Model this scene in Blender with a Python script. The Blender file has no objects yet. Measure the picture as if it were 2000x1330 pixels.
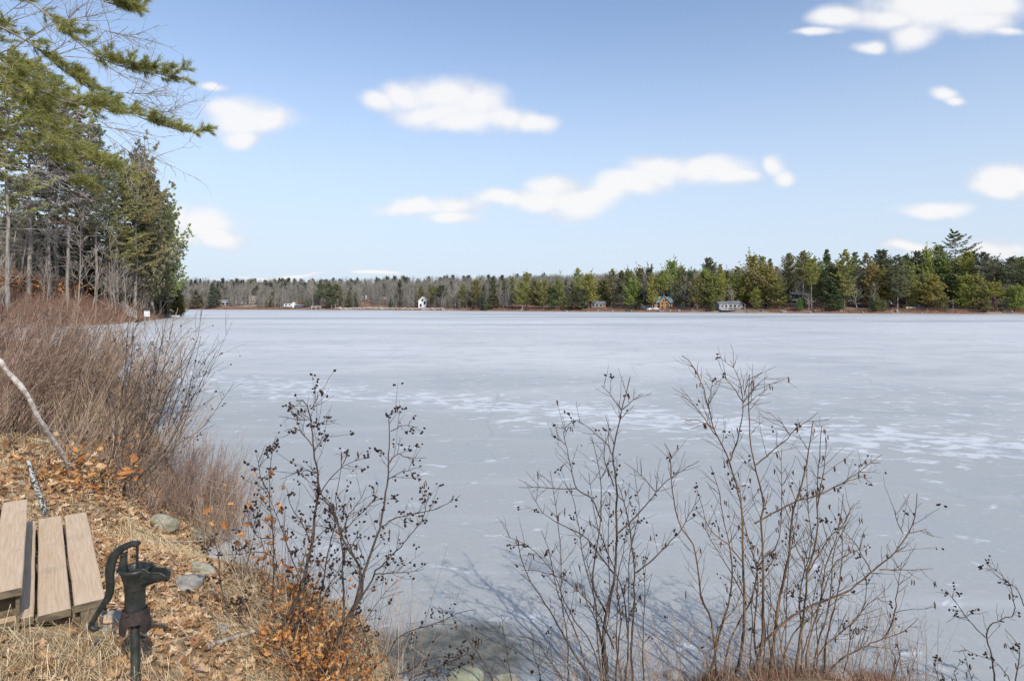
import bpy, math, random
import numpy as np
from mathutils import Vector

# ---------------------------------------------------------------- camera, sky, sun, exposure
scn = bpy.context.scene
COL = scn.collection
F = 1200.0            # focal length in pixels of the 2000 px wide photograph
HZ = 596.0            # pixel row of the horizon
CZ = 3.0              # eye height above the ice
cd = bpy.data.cameras.new('camera')
cam = bpy.data.objects.new('camera', cd); COL.objects.link(cam)
cam.location = (0, 0, CZ); cam.rotation_euler = (math.radians(90), 0, 0)
cd.sensor_width = 36; cd.lens = 36 * F / 2000; cd.shift_y = -(665 - HZ) / 2000
cd.clip_start = 0.05; cd.clip_end = 4000
scn.camera = cam

SUN_EL, SUN_AZ = 39.0, 150.0      # azimuth clockwise from +Y (behind the camera)
SUN_STRENGTH, SKY_STRENGTH = 3.75, 0.13
az, el = math.radians(SUN_AZ), math.radians(SUN_EL)
sdir = Vector((math.sin(az) * math.cos(el), math.cos(az) * math.cos(el), math.sin(el)))
sl = bpy.data.lights.new('sun', 'SUN'); sl.energy = SUN_STRENGTH; sl.angle = math.radians(0.6); sl.color = (1, .95, .87)
so = bpy.data.objects.new('sun', sl); COL.objects.link(so)
so.rotation_euler = sdir.to_track_quat('Z', 'Y').to_euler()

W = bpy.data.worlds.new('World'); scn.world = W; W.use_nodes = True
wt = W.node_tree; wt.nodes.clear()
def wn(t, **kw):
    n = wt.nodes.new(t)
    for k, v in kw.items(): setattr(n, k, v)
    return n
def wl(a, b): wt.links.new(a, b)
def wmath(op, a, b=None, c=None, clamp=False):
    n = wn('ShaderNodeMath', operation=op); n.use_clamp = clamp
    for i, v in enumerate((a, b, c)):
        if v is None: continue
        if isinstance(v, (int, float)): n.inputs[i].default_value = v
        else: wl(v, n.inputs[i])
    return n.outputs[0]
sky = wn('ShaderNodeTexSky', sky_type='NISHITA', sun_disc=False)
sky.sun_elevation = el; sky.sun_rotation = az
sky.air_density = 1.15; sky.dust_density = 0.6; sky.ozone_density = 1.6
tc = wn('ShaderNodeTexCoord'); sep = wn('ShaderNodeSeparateXYZ'); wl(tc.outputs['Generated'], sep.inputs[0])
ysafe = wmath('MAXIMUM', sep.outputs[1], 0.02)
u = wmath('DIVIDE', sep.outputs[0], ysafe); v = wmath('DIVIDE', sep.outputs[2], ysafe)
cmb = wn('ShaderNodeCombineXYZ'); wl(u, cmb.inputs[0]); wl(v, cmb.inputs[1])
nz = wn('ShaderNodeTexNoise'); nz.inputs['Scale'].default_value = 7; nz.inputs['Detail'].default_value = 2
wl(cmb.outputs[0], nz.inputs['Vector'])
vm = wn('ShaderNodeVectorMath', operation='MULTIPLY_ADD')
wl(nz.outputs['Color'], vm.inputs[0]); vm.inputs[1].default_value = (.09, .05, 0); 
vs = wn('ShaderNodeVectorMath', operation='SUBTRACT'); wl(cmb.outputs[0], vs.inputs[0]); vs.inputs[1].default_value = (.045, .025, 0)
wl(vs.outputs[0], vm.inputs[2])
P = vm.outputs[0]
# each cloud lobe: centre px, py and radii in photograph pixels
CLOUDS = [(480,226,95,46),(530,228,78,34),(478,268,48,26),(440,205,60,26),(410,165,36,10),
 (745,196,60,22),(800,185,60,34),(868,185,70,42),(925,210,78,46),(900,240,105,24),(1035,240,58,24),(845,222,90,30),(980,236,60,28),(890,406,60,24),
 (1300,325,105,30),(1385,332,95,32),(1440,345,45,20),(1240,362,80,26),(1085,365,60,30),(1060,395,100,32),(1130,400,75,40),(980,390,70,24),(800,410,90,20),(880,430,60,16),(1200,350,60,22),(1150,382,80,30),(1190,365,70,26),(1270,345,80,28),
 (1500,325,32,24),(1528,352,32,22),
 (1800,10,130,60),(1850,25,110,45),(1730,42,90,24),(1900,45,100,34),(1790,72,50,34),(1650,34,80,20),(1920,14,120,34),(1600,60,60,9),(1698,91,36,14),(1960,64,60,12),
 (1848,182,30,14),(1866,194,26,12),
 (1980,352,90,34),(1950,372,60,20),(1830,412,86,20),(1800,420,60,16),
 (395,432,88,42),(350,425,40,34),(430,460,50,30),(365,470,50,22),
 (560,534,120,5),(740,531,60,5),(1950,488,66,26),(1780,487,62,14),(1160,536,50,5)]
acc = None
for cx, cy, rx, ry in CLOUDS:
    m = wn('ShaderNodeVectorMath', operation='MULTIPLY_ADD'); wl(P, m.inputs[0])
    a, b = (cx - 1000) / F, (HZ - cy) / F; rx, ry = rx / F, ry / F
    m.inputs[1].default_value = (1 / rx, 1 / ry, 0); m.inputs[2].default_value = (-a / rx, -b / ry, 0)
    ln = wn('ShaderNodeVectorMath', operation='LENGTH'); wl(m.outputs[0], ln.inputs[0])
    if acc is None: acc = ln.outputs['Value']
    else:
        s = wn('ShaderNodeMath', operation='SMOOTH_MIN'); wl(acc, s.inputs[0]); wl(ln.outputs['Value'], s.inputs[1]); s.inputs[2].default_value = .4
        acc = s.outputs[0]
n2 = wn('ShaderNodeTexNoise'); n2.inputs['Scale'].default_value = 12; n2.inputs['Detail'].default_value = 8; n2.inputs['Roughness'].default_value = .58
wl(cmb.outputs[0], n2.inputs['Vector'])
edge = wmath('MULTIPLY_ADD', wmath('SUBTRACT', n2.outputs[0], .5), .95, acc)
mr = wn('ShaderNodeMapRange', interpolation_type='SMOOTHSTEP'); wl(edge, mr.inputs[0])
mr.inputs[1].default_value = 1.22; mr.inputs[2].default_value = .30; mr.inputs[3].default_value = 0; mr.inputs[4].default_value = 1
front = wmath('GREATER_THAN', sep.outputs[1], .03)
upm = wmath('GREATER_THAN', sep.outputs[2], 0)
# similar scattered clouds over the rest of the sky, outside the frame
n3 = wn('ShaderNodeTexNoise'); n3.inputs['Scale'].default_value = 1.0; n3.inputs['Detail'].default_value = 5
dz = wmath('MAXIMUM', sep.outputs[2], .06)
c3 = wn('ShaderNodeCombineXYZ'); wl(wmath('DIVIDE', sep.outputs[0], dz), c3.inputs[0]); wl(wmath('DIVIDE', sep.outputs[1], dz), c3.inputs[1])
wl(c3.outputs[0], n3.inputs['Vector'])
m3 = wn('ShaderNodeMapRange', interpolation_type='SMOOTHSTEP'); wl(n3.outputs[0], m3.inputs[0]); m3.inputs[1].default_value = .58; m3.inputs[2].default_value = .7
inf = wmath('MULTIPLY', front, wmath('MULTIPLY', wmath('LESS_THAN', wmath('ABSOLUTE', u), 1.1), wmath('LESS_THAN', v, .7)))
rest = wmath('MULTIPLY', m3.outputs[0], wmath('SUBTRACT', 1, inf))
mask = wmath('MULTIPLY', upm, wmath('MAXIMUM', wmath('MULTIPLY', mr.outputs[0], front), rest), clamp=True)
# sky tint: desaturated towards white near the horizon
hs = wn('ShaderNodeHueSaturation'); wl(sky.outputs[0], hs.inputs['Color']); hs.inputs['Saturation'].default_value = .86; hs.inputs['Value'].default_value = 1.0
SKYMIX = hs
tint = wn('ShaderNodeMix', data_type='RGBA', blend_type='MULTIPLY'); tint.inputs['Factor'].default_value = 1
wl(hs.outputs[0], tint.inputs['A']); tint.inputs['B'].default_value = (.98, 1.07, 1.22, 1)
hzn = wn('ShaderNodeMix', data_type='RGBA'); hf = wn('ShaderNodeMapRange', interpolation_type='SMOOTHERSTEP'); wl(sep.outputs[2], hf.inputs[0]); hf.inputs[1].default_value = .55; hf.inputs[2].default_value = -.12; wl(hf.outputs[0], hzn.inputs['Factor'])
wl(tint.outputs['Result'], hzn.inputs['A']); hzn.inputs['B'].default_value = (.57/.13, .66/.13, .785/.13, 1)
cc = wn('ShaderNodeMix', data_type='RGBA')
n5 = wn('ShaderNodeTexNoise'); n5.inputs['Scale'].default_value = 16; n5.inputs['Detail'].default_value = 6; wl(P, n5.inputs['Vector'])
body = wn('ShaderNodeMapRange', interpolation_type='SMOOTHSTEP'); wl(wmath('MULTIPLY_ADD', wmath('SUBTRACT', n5.outputs[0], .5), 1.9, edge), body.inputs[0]); body.inputs[1].default_value = 1.25; body.inputs[2].default_value = .35
wl(body.outputs[0], cc.inputs['Factor'])
cc.inputs['A'].default_value = (4.95, 5.1, 5.6, 1); cc.inputs['B'].default_value = (6.45, 6.4, 6.45, 1)
CLOUDCOL = cc
mx = wn('ShaderNodeMix', data_type='RGBA'); wl(wmath('MULTIPLY', mask, .94), mx.inputs['Factor']); wl(hzn.outputs['Result'], mx.inputs['A']); wl(cc.outputs['Result'], mx.inputs['B'])
bg = wn('ShaderNodeBackground'); bg.inputs[1].default_value = SKY_STRENGTH; wl(mx.outputs['Result'], bg.inputs[0])
wo = wn('ShaderNodeOutputWorld'); wl(bg.outputs[0], wo.inputs[0])
W.cycles.sampling_method = 'MANUAL'; W.cycles.sample_map_resolution = 512

vs_ = scn.view_settings
vs_.view_transform = 'Standard'; vs_.look = 'None'; vs_.gamma = 1; vs_.use_curve_mapping = False; vs_.exposure = 0.2
scn.cycles.use_denoising = True
scn.cycles.max_bounces = 6; scn.cycles.diffuse_bounces = 3; scn.cycles.transparent_max_bounces = 8

# ---------------------------------------------------------------- helpers
def at(px, py, Y):
    """world point seen at photograph pixel (px, py) at distance Y"""
    return np.array([(px - 1000) / F * Y, Y, CZ - (py - HZ) / F * Y])

class MB:
    """collects vertices and faces, builds one mesh"""
    def __init__(s): s.v = []; s.f = []; s.mi = []; s.n = 0; s.sm = []
    def add(s, v, f, mi=0, smooth=False):
        v = np.asarray(v, float).reshape(-1, 3); f = np.asarray(f, np.int64)
        if len(f) == 0: return s
        s.v.append(v); s.f.append(f + s.n); s.mi.append(np.full(len(f), mi)); s.sm.append(np.full(len(f), smooth)); s.n += len(v); return s
    def mesh(s, name, mats):
        me = bpy.data.meshes.new(name)
        V = np.concatenate(s.v) if s.v else np.zeros((0, 3))
        me.vertices.add(len(V)); me.vertices.foreach_set('co', V.astype(np.float32).ravel())
        tot = sum(len(f) for f in s.f); loops = np.concatenate([f.ravel() for f in s.f]); cnt = np.concatenate([np.full(len(f), f.shape[1]) for f in s.f])
        me.loops.add(len(loops)); me.loops.foreach_set('vertex_index', loops.astype(np.int32))
        me.polygons.add(tot)
        me.polygons.foreach_set('loop_start', (np.cumsum(cnt) - cnt).astype(np.int32))
        me.polygons.foreach_set('material_index', np.concatenate(s.mi).astype(np.int32))
        me.polygons.foreach_set('use_smooth', np.concatenate(s.sm).astype(bool))
        for m in (mats if isinstance(mats, (list, tuple)) else [mats]): me.materials.append(m)
        me.update(calc_edges=True); me.validate()
        return me
    def build(s, name, mats, parent=None, loc=None):
        return link(name, s.mesh(name, mats), parent, loc)
def link(name, me, parent=None, loc=None, rz=0):
    o = bpy.data.objects.new(name, me); COL.objects.link(o)
    if parent is not None: o.parent = parent
    if loc is not None: o.location = [float(c) for c in loc]
    if rz: o.rotation_euler = (0, 0, rz)
    return o
def tag(o, label=None, cat=None, group=None, kind=None):
    if label: o['label'] = label
    if cat: o['category'] = cat
    if group: o['group'] = group
    if kind: o['kind'] = kind
    return o
def empty(name, loc, rz=0):
    o = link(name, None, None, loc, rz); o.empty_display_size = .3; return o

def box(mb, x0, x1, y0, y1, z0, z1, mi=0, M=None):
    v = np.array([[x, y, z] for z in (z0, z1) for y in (y0, y1) for x in (x0, x1)], float)
    if M is not None: v = v @ M[:3, :3].T + M[:3, 3]
    f = [[0, 2, 3, 1], [4, 5, 7, 6], [0, 1, 5, 4], [2, 6, 7, 3], [0, 4, 6, 2], [1, 3, 7, 5]]
    mb.add(v, f, mi); return mb
def bar(mb, a, b, w, h=None, mi=0):
    a = np.array(a, float); b = np.array(b, float); h = h or w
    t = b - a; L = np.linalg.norm(t); t /= L
    r = np.array([0, 0, 1.]) if abs(t[2]) < .9 else np.array([1., 0, 0])
    n = np.cross(t, r); n /= np.linalg.norm(n); m = np.cross(n, t)
    v = [p + sx * n * w / 2 + sy * m * h / 2 for p in (a, b) for sx, sy in ((-1, -1), (1, -1), (1, 1), (-1, 1))]
    mb.add(v, [[0, 1, 2, 3], [7, 6, 5, 4], [0, 4, 5, 1], [1, 5, 6, 2], [2, 6, 7, 3], [3, 7, 4, 0]], mi); return mb
def tubes(mb, P, R, sides=3, mi=0, smooth=True):
    """P [N,K,3] polylines, R [N,K] radii"""
    P = np.asarray(P, float); R = np.asarray(R, float)
    if P.ndim == 2: P = P[None]; R = R[None]
    N, K, _ = P.shape
    if N == 0: return mb
    T = np.gradient(P, axis=1); T /= np.linalg.norm(T, axis=2, keepdims=True) + 1e-9
    D = P[:, -1] - P[:, 0]; D /= np.linalg.norm(D, axis=1, keepdims=True) + 1e-9
    ref = np.where(np.abs(D[:, 2:3]) < .8, np.array([[0, 0, 1.]]), np.array([[.7, .7, 0.]]))
    n1 = np.cross(T, ref[:, None, :]); n1 /= np.linalg.norm(n1, axis=2, keepdims=True) + 1e-9
    n2_ = np.cross(T, n1)
    a = np.arange(sides) / sides * 2 * math.pi
    V = P[:, :, None, :] + R[:, :, None, None] * (np.cos(a)[None, None, :, None] * n1[:, :, None, :] + np.sin(a)[None, None, :, None] * n2_[:, :, None, :])
    idx = np.arange(N * K * sides).reshape(N, K, sides)
    nx = np.roll(idx, -1, axis=2)
    f = np.stack([idx[:, :-1], nx[:, :-1], nx[:, 1:], idx[:, 1:]], axis=-1).reshape(-1, 4)
    mb.add(V.reshape(-1, 3), f, mi, smooth); return mb
def resample(P, K):
    P = np.asarray(P, float); d = np.r_[0, np.cumsum(np.linalg.norm(np.diff(P, axis=0), axis=1))]
    s = np.linspace(0, d[-1], K)
    return np.stack([np.interp(s, d, P[:, i]) for i in range(3)], 1)
def smoothline(P, K):
    """Catmull-Rom through the points, resampled"""
    P = np.asarray(P, float)
    Q = np.vstack([2 * P[0] - P[1], P, 2 * P[-1] - P[-2]]); out = []
    for i in range(1, len(Q) - 2):
        for t in np.linspace(0, 1, 6, endpoint=False):
            a, b, c, d = Q[i - 1], Q[i], Q[i + 1], Q[i + 2]
            out.append(.5 * ((2 * b) + (-a + c) * t + (2 * a - 5 * b + 4 * c - d) * t * t + (-a + 3 * b - 3 * c + d) * t ** 3))
    out.append(P[-1]); return resample(out, K)
def unit(v): return v / (np.linalg.norm(v, axis=-1, keepdims=True) + 1e-9)
def lathe(mb, prof, segs=24, mi=0, c=(0, 0, 0), cap=True):
    prof = np.asarray(prof, float); a = np.arange(segs) / segs * 2 * math.pi
    V = np.stack([prof[:, 0][:, None] * np.cos(a), prof[:, 0][:, None] * np.sin(a), np.repeat(prof[:, 1][:, None], segs, 1)], -1) + np.array(c)
    idx = np.arange(len(prof) * segs).reshape(-1, segs); nx = np.roll(idx, -1, 1)
    f = np.stack([idx[:-1], nx[:-1], nx[1:], idx[1:]], -1).reshape(-1, 4)
    mb.add(V.reshape(-1, 3), f, mi, True); return mb

# ---------------------------------------------------------------- materials
def mat(name, col=(.5, .5, .5), rough=.8, spec=.3, metal=0):
    m = bpy.data.materials.new(name); m.use_nodes = True; nt = m.node_tree
    b = nt.nodes['Principled BSDF']; b.inputs['Base Color'].default_value = (*col, 1)
    b.inputs['Roughness'].default_value = rough; b.inputs['Specular IOR Level'].default_value = spec; b.inputs['Metallic'].default_value = metal
    return m, nt, b
class NT:
    def __init__(s, nt): s.t = nt
    def n(s, typ, ins=None, **kw):
        n = s.t.nodes.new(typ)
        for k, v in kw.items(): setattr(n, k, v)
        for k, v in (ins or {}).items():
            if isinstance(v, bpy.types.NodeSocket): s.t.links.new(v, n.inputs[k])
            else: n.inputs[k].default_value = v
        return n
    def math(s, op, a, b=0., c=0., clamp=False):
        n = s.n('ShaderNodeMath', {0: a, 1: b, 2: c}, operation=op); n.use_clamp = clamp; return n.outputs[0]
    def noise(s, vec, scale, detail=3, rough=.5, dist=0):
        i = {'Scale': scale, 'Detail': detail, 'Roughness': rough, 'Distortion': dist}
        if vec is not None: i['Vector'] = vec
        return s.n('ShaderNodeTexNoise', i).outputs[0]
    def ramp(s, fac, stops, interp='LINEAR'):
        r = s.t.nodes.new('ShaderNodeValToRGB'); r.color_ramp.interpolation = interp
        s.t.links.new(fac, r.inputs[0]); e = r.color_ramp.elements
        while len(e) < len(stops): e.new(.5)
        for k, (p, c) in zip(e, stops):
            k.position = p; k.color = (*c, 1) if len(c) == 3 else c
        return r.outputs[0]
    def mix(s, f, a, b, bt='MIX'):
        n = s.n('ShaderNodeMix', data_type='RGBA', blend_type=bt)
        for k, v in (('Factor', f), ('A', a), ('B', b)):
            if isinstance(v, bpy.types.NodeSocket): s.t.links.new(v, n.inputs[k])
            elif k == 'Factor': n.inputs[k].default_value = v
            else: n.inputs[k].default_value = (*v, 1)
        return n.outputs['Result']
    def step(s, x, a, b):
        n = s.n('ShaderNodeMapRange', {0: x, 1: a, 2: b}, interpolation_type='SMOOTHSTEP'); return n.outputs[0]
    def pos(s): return s.n('ShaderNodeNewGeometry').outputs['Position']
    def obj(s): return s.n('ShaderNodeTexCoord').outputs['Object']
    def island(s): return s.n('ShaderNodeNewGeometry').outputs['Random Per Island']
    def scaled(s, vec, sc): return s.n('ShaderNodeMapping', {'Vector': vec, 'Scale': sc}).outputs[0]
    def bump(s, h, strength, dist=.05): return s.n('ShaderNodeBump', {'Height': h, 'Strength': strength, 'Distance': dist}).outputs[0]

def m_foliage(name, base=None, var=.35, trans=.3):
    m = bpy.data.materials.new(name); m.use_nodes = True; nt = m.node_tree; nt.nodes.clear(); T = NT(nt)
    src = T.n('ShaderNodeObjectInfo').outputs['Color'] if base is None else None
    isl = T.island()
    nz = T.noise(T.pos(), .55 if base is None else 3.0, 2)
    k = T.math('MULTIPLY', T.math('ADD', .62, T.math('MULTIPLY', isl, .75)), T.math('ADD', .45, T.math('MULTIPLY', nz, 1.1)))
    kc = T.n('ShaderNodeCombineXYZ', {0: T.math('MULTIPLY', k, T.math('ADD', .86, T.math('MULTIPLY', nz, .18))), 1: k, 2: k}).outputs[0]
    c = T.mix(1.0, src if src is not None else base, kc, 'MULTIPLY')
    d = T.n('ShaderNodeBsdfDiffuse', {'Color': c}); t = T.n('ShaderNodeBsdfTranslucent', {'Color': c})
    x = T.n('ShaderNodeMixShader', {0: trans, 1: d.outputs[0], 2: t.outputs[0]})
    T.n('ShaderNodeOutputMaterial', {0: x.outputs[0]}); return m
def m_bark(name, c1, c2, scale=6, stretch=(1, 1, .25), bump=.4):
    m, nt, b = mat(name, c1, .9, .15); T = NT(nt)
    n = T.noise(T.scaled(T.pos(), stretch), scale, 4, .65)
    c = T.mix(T.step(n, .35, .68), c1, c2); nt.links.new(c, b.inputs['Base Color'])
    nt.links.new(T.bump(n, bump), b.inputs['Normal']); return m
def m_island(name, stops, rough=.9, bumps=0, trans=0):
    m, nt, b = mat(name, (.5, .5, .5), rough, .15); T = NT(nt)
    c = T.ramp(T.island(), stops)
    n = T.noise(T.pos(), 25, 3); c = T.mix(T.math('MULTIPLY', n, .5), c, (.02, .012, .006), 'MIX') if bumps else c
    nt.links.new(c, b.inputs['Base Color']); return m
def m_noise(name, c1, c2, scale, rough=.85, spec=.2, bump=.3, detail=4, lo=.35, hi=.65, metal=0, stretch=(1, 1, 1)):
    m, nt, b = mat(name, c1, rough, spec, metal); T = NT(nt)
    n = T.noise(T.scaled(T.pos(), stretch), scale, detail, .6)
    nt.links.new(T.mix(T.step(n, lo, hi), c1, c2), b.inputs['Base Color'])
    if bump: nt.links.new(T.bump(n, bump, .02), b.inputs['Normal'])
    return m

M_NEEDLE = m_foliage('conifer_foliage', trans=.38)
M_NEEDLE_NEAR = m_foliage('pine_needles', (.36, .345, .12), trans=.4)
M_PBARK = m_bark('pine_bark', (.30, .265, .23), (.15, .125, .105), 3)
M_GREYBARK = m_bark('grey_bark', (.44, .41, .375), (.25, .225, .20), 3)
M_TWIG_FAR = m_bark('bare_twig', (.46, .41, .345), (.28, .24, .20), 1.2)
M_SHRUB = m_bark('dark_alder_bark', (.055, .042, .034), (.13, .10, .08), 40)
M_SHRUB_BROWN = m_bark('brown_alder_bark', (.20, .125, .07), (.06, .042, .03), 14)
M_SHRUB_RED = m_island('red_brown_twig', [(0, (.14, .085, .065)), (.5, (.31, .205, .155)), (1, (.54, .42, .33))])
M_SHRUB_GREY = m_island('grey_brown_twig', [(0, (.16, .105, .07)), (.5, (.40, .28, .195)), (1, (.68, .53, .40))])
M_CONE = mat('alder_cone', (.030, .018, .016), .8)[0]
M_CATKIN = mat('catkin', (.10, .045, .025), .8)[0]
M_BRUSH = m_island('russet_brush', [(0, (.12, .065, .045)), (.4, (.24, .13, .085)), (.75, (.33, .20, .14)), (1, (.40, .29, .22))])
M_LEAF = m_island('leaf_litter', [(0, (.17, .085, .04)), (.3, (.34, .19, .09)), (.6, (.48, .31, .17)), (.85, (.60, .45, .29)), (.96, (.36, .16, .06)), (1, (.5, .45, .38))])
M_GRASS = m_island('dry_grass', [(0, (.30, .20, .10)), (.35, (.50, .36, .19)), (.7, (.66, .52, .31)), (1, (.78, .68, .47))])
M_ORANGE = m_island('orange_dead_leaf', [(0, (.20, .08, .03)), (.5, (.40, .17, .055)), (1, (.58, .32, .13))])
M_STONE = m_noise('grey_stone', (.36, .34, .31), (.20, .19, .175), 9, bump=.6)
M_MOSSSTONE = m_noise('mossy_stone', (.19, .185, .12), (.33, .31, .25), 12, bump=.6)
M_IRON = m_noise('old_iron', (.022, .028, .026), (.045, .045, .041), 20, .42, .5, .25, metal=.25, lo=.4, hi=.62)
M_RUST = m_noise('rusty_iron', (.03, .024, .023), (.06, .042, .037), 22, .8, .3, .4, metal=.2)
M_PIPE = m_noise('galvanised_pipe', (.10, .105, .09), (.03, .035, .03), 18, .6, .4, .3, metal=.4, stretch=(1, 1, .4))
M_PALESTONE = m_noise('pale_green_stone', (.30, .31, .22), (.20, .20, .14), 10, bump=.4)
M_BIRCH = m_noise('pale_bark', (.62, .56, .50), (.30, .25, .21), 22, .85, .15, .3, stretch=(1, 1, 1))
M_LICHEN = m_noise('lichen_bark', (.42, .43, .40), (.055, .05, .045), 38, .9, .15, .6, lo=.45, hi=.55)

def m_wood():
    m, nt, b = mat('weathered_planks', (.5, .4, .3), .75, .25); T = NT(nt)
    o = T.obj(); r = T.n('ShaderNodeObjectInfo').outputs['Random']
    sh = T.n('ShaderNodeCombineXYZ', {0: T.math('MULTIPLY', r, 13), 1: T.math('MULTIPLY', r, 31)}).outputs[0]
    p = T.n('ShaderNodeVectorMath', {0: o, 1: sh}, operation='ADD').outputs[0]
    warp = T.noise(T.scaled(p, (3, .9, 3)), 1.6, 3)
    gx = T.n('ShaderNodeSeparateXYZ', {0: p}).outputs[0]
    rings = T.math('SINE', T.math('ADD', T.math('MULTIPLY', gx, 150), T.math('MULTIPLY', warp, 55)))
    fine = T.noise(T.scaled(p, (120, 4, 120)), 1, 3, .7)
    c = T.mix(T.math('MULTIPLY_ADD', rings, .16, .5), (.58, .42, .275), (.48, .335, .21))
    c = T.mix(T.step(fine, .3, .75), c, (.66, .51, .36))
    st = T.noise(p, 5, 4, .65); c = T.mix(T.math('MULTIPLY', T.step(st, .55, .75), .45), c, (.34, .27, .21))
    nt.links.new(c, b.inputs['Base Color'])
    nt.links.new(T.bump(T.math('ADD', fine, T.math('MULTIPLY', rings, .2)), .25, .004), b.inputs['Normal']); return m
M_WOOD = m_wood()
M_WOODGREEN = m_noise('green_wood_shaded_ends', (.17, .135, .085), (.09, .07, .05), 12, bump=.3, stretch=(1, 1, 3))  # green-stained step framing; its dark tone also paints shade on plank ends

def m_ground():
    m, nt, b = mat('forest_floor', (.3, .2, .12), .95, .1); T = NT(nt)
    p = T.pos(); n1 = T.noise(p, .8, 5, .6); n2 = T.noise(p, 9, 5, .7); n3 = T.noise(p, .06, 3)
    near = T.mix(T.step(n2, .35, .65), (.15, .085, .05), (.40, .27, .155))
    near = T.mix(T.math('MULTIPLY', T.step(n1, .45, .65), .6), near, (.46, .35, .21))
    far = T.mix(T.step(T.noise(p, .9, 5, .7), .35, .65), (.17, .09, .06), (.30, .185, .125))
    far = T.mix(T.math('MULTIPLY', T.step(n3, .5, .62), .7), far, (.36, .30, .24))
    y = T.n('ShaderNodeSeparateXYZ', {0: p})
    c = T.mix(T.step(y.outputs[1], 18, 50), near, far)
    wet = T.step(y.outputs[2], .09, .0); c = T.mix(T.math('MULTIPLY', wet, .75), c, (.05, .045, .035))
    nt.links.new(c, b.inputs['Base Color']); nt.links.new(T.bump(n2, .8, .05), b.inputs['Normal']); return m
M_GROUND = m_ground()

def m_ice():
    m, nt, b = mat('lake_ice', (.6, .64, .7), .4, .3); T = NT(nt)
    p = T.pos(); s = T.n('ShaderNodeSeparateXYZ', {0: p})
    big = T.noise(T.scaled(p, (.55, 1, 1)), .045, 4, .55); mid = T.noise(T.scaled(p, (.45, 1, 1)), .22, 5, .6, .6)
    dark, light = (.355, .362, .352), (.585, .575, .562)
    f = T.math('ADD', T.math('MULTIPLY', big, .75), T.math('MULTIPLY', mid, .5))
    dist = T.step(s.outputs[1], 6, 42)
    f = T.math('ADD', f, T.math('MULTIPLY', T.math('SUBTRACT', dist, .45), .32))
    c = T.mix(T.step(f, .46, .92), dark, light)
    # long wind-blown streaks of snow and bare dark ice far out
    strk = T.noise(T.scaled(p, (.16, 1, 1)), .05, 5, .62, .4)
    far = T.step(s.outputs[1], 45, 130)
    c = T.mix(T.math('MULTIPLY', far, T.math('MULTIPLY', T.step(strk, .50, .60), .75)), c, (.27, .285, .30))
    c = T.mix(T.math('MULTIPLY', far, T.math('MULTIPLY', T.step(strk, .47, .36), .5)), c, (.64, .65, .67))
    # frost patches: ragged white plates drifting in a slanting band, thinning out either side
    wig = T.noise(T.scaled(p, (.5, .5, 1)), .25, 3, .5)
    line = T.math('ADD', T.math('MULTIPLY_ADD', s.outputs[0], .62, s.outputs[1]), T.math('MULTIPLY_ADD', wig, 9, -22.2))
    bm = T.step(T.math('ABSOLUTE', line), 3.4, .4)
    wide = T.math('MULTIPLY', T.step(line, -2, 2), T.math('MULTIPLY', T.step(line, 26, 5), T.step(s.outputs[0], -6, 8)))
    plate = T.noise(T.scaled(p, (.7, 1.15, 1)), 2.3, 7, .62, .5)
    pv = T.math('ADD', plate, T.math('ADD', T.math('MULTIPLY', bm, .13), T.math('MULTIPLY', wide, .055)))
    pm = T.step(pv, .60, .70)
    c = T.mix(T.math('MULTIPLY', pm, .62), c, (.74, .75, .77))
    haze_ = T.noise(T.scaled(p, (.25, 1, 1)), .9, 5, .65)
    c = T.mix(T.math('MULTIPLY', T.step(haze_, .52, .68), .16), c, (.66, .67, .69))
    c = T.mix(T.math('MULTIPLY', T.step(T.noise(p, .55, 4, .6), .50, .66), .35), c, (.31, .34, .345))
    # fine white flecks and bubbles near the shore
    vo = T.n('ShaderNodeTexVoronoi', {'Vector': p, 'Scale': 9.0}, feature='F1')
    vs = T.n('ShaderNodeSeparateColor', {0: vo.outputs['Color']}).outputs[0]
    fl = T.math('MULTIPLY', T.math('LESS_THAN', vo.outputs['Distance'], .10), T.math('GREATER_THAN', vs, .80))
    flm = T.math('MULTIPLY', fl, T.math('MULTIPLY', T.step(T.noise(p, .5, 2), .42, .6), T.step(s.outputs[1], 13, 7)))
    c = T.mix(T.math('MULTIPLY', flm, .8), c, (.74, .75, .77))
    fine = T.noise(p, 14, 6, .7); c = T.mix(T.math('MULTIPLY', T.step(fine, .45, .8), .28), c, (.60, .61, .63))
    # hairline cracks
    cr = T.n('ShaderNodeTexVoronoi', {'Vector': T.n('ShaderNodeVectorMath', {0: p, 1: T.n('ShaderNodeTexNoise', {'Vector': p, 'Scale': .7}).outputs['Color']}, operation='ADD').outputs[0], 'Scale': .14}, feature='DISTANCE_TO_EDGE').outputs[0]
    c = T.mix(T.math('MULTIPLY', T.step(cr, .006, .001), .4), c, (.26, .29, .33))
    # thin clear ice over the dark bottom along the near bank
    d = T.n('ShaderNodeVectorMath', {0: T.n('ShaderNodeVectorMath', {0: p, 1: (.55, -5.35, 0)}, operation='ADD').outputs[0], 1: (.9, 1.55, 0)}, operation='MULTIPLY').outputs[0]
    dl = T.n('ShaderNodeVectorMath', {0: d}, operation='LENGTH').outputs['Value']
    dl = T.math('ADD', dl, T.math('MULTIPLY', T.noise(p, 1.7, 4, .6), .9))
    c = T.mix(T.math('MULTIPLY', T.step(dl, 1.48, .9), .9), c, T.mix(T.step(T.noise(p, 8, 5, .7), .35, .65), (.045, .045, .035), (.15, .14, .105)))
    nt.links.new(c, b.inputs['Base Color'])
    nt.links.new(T.math('ADD', .34, T.math('MULTIPLY', mid, .25)), b.inputs['Roughness'])
    nt.links.new(T.bump(T.math('ADD', fine, T.math('MULTIPLY', plate, .6)), .18, .03), b.inputs['Normal']); return m
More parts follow.
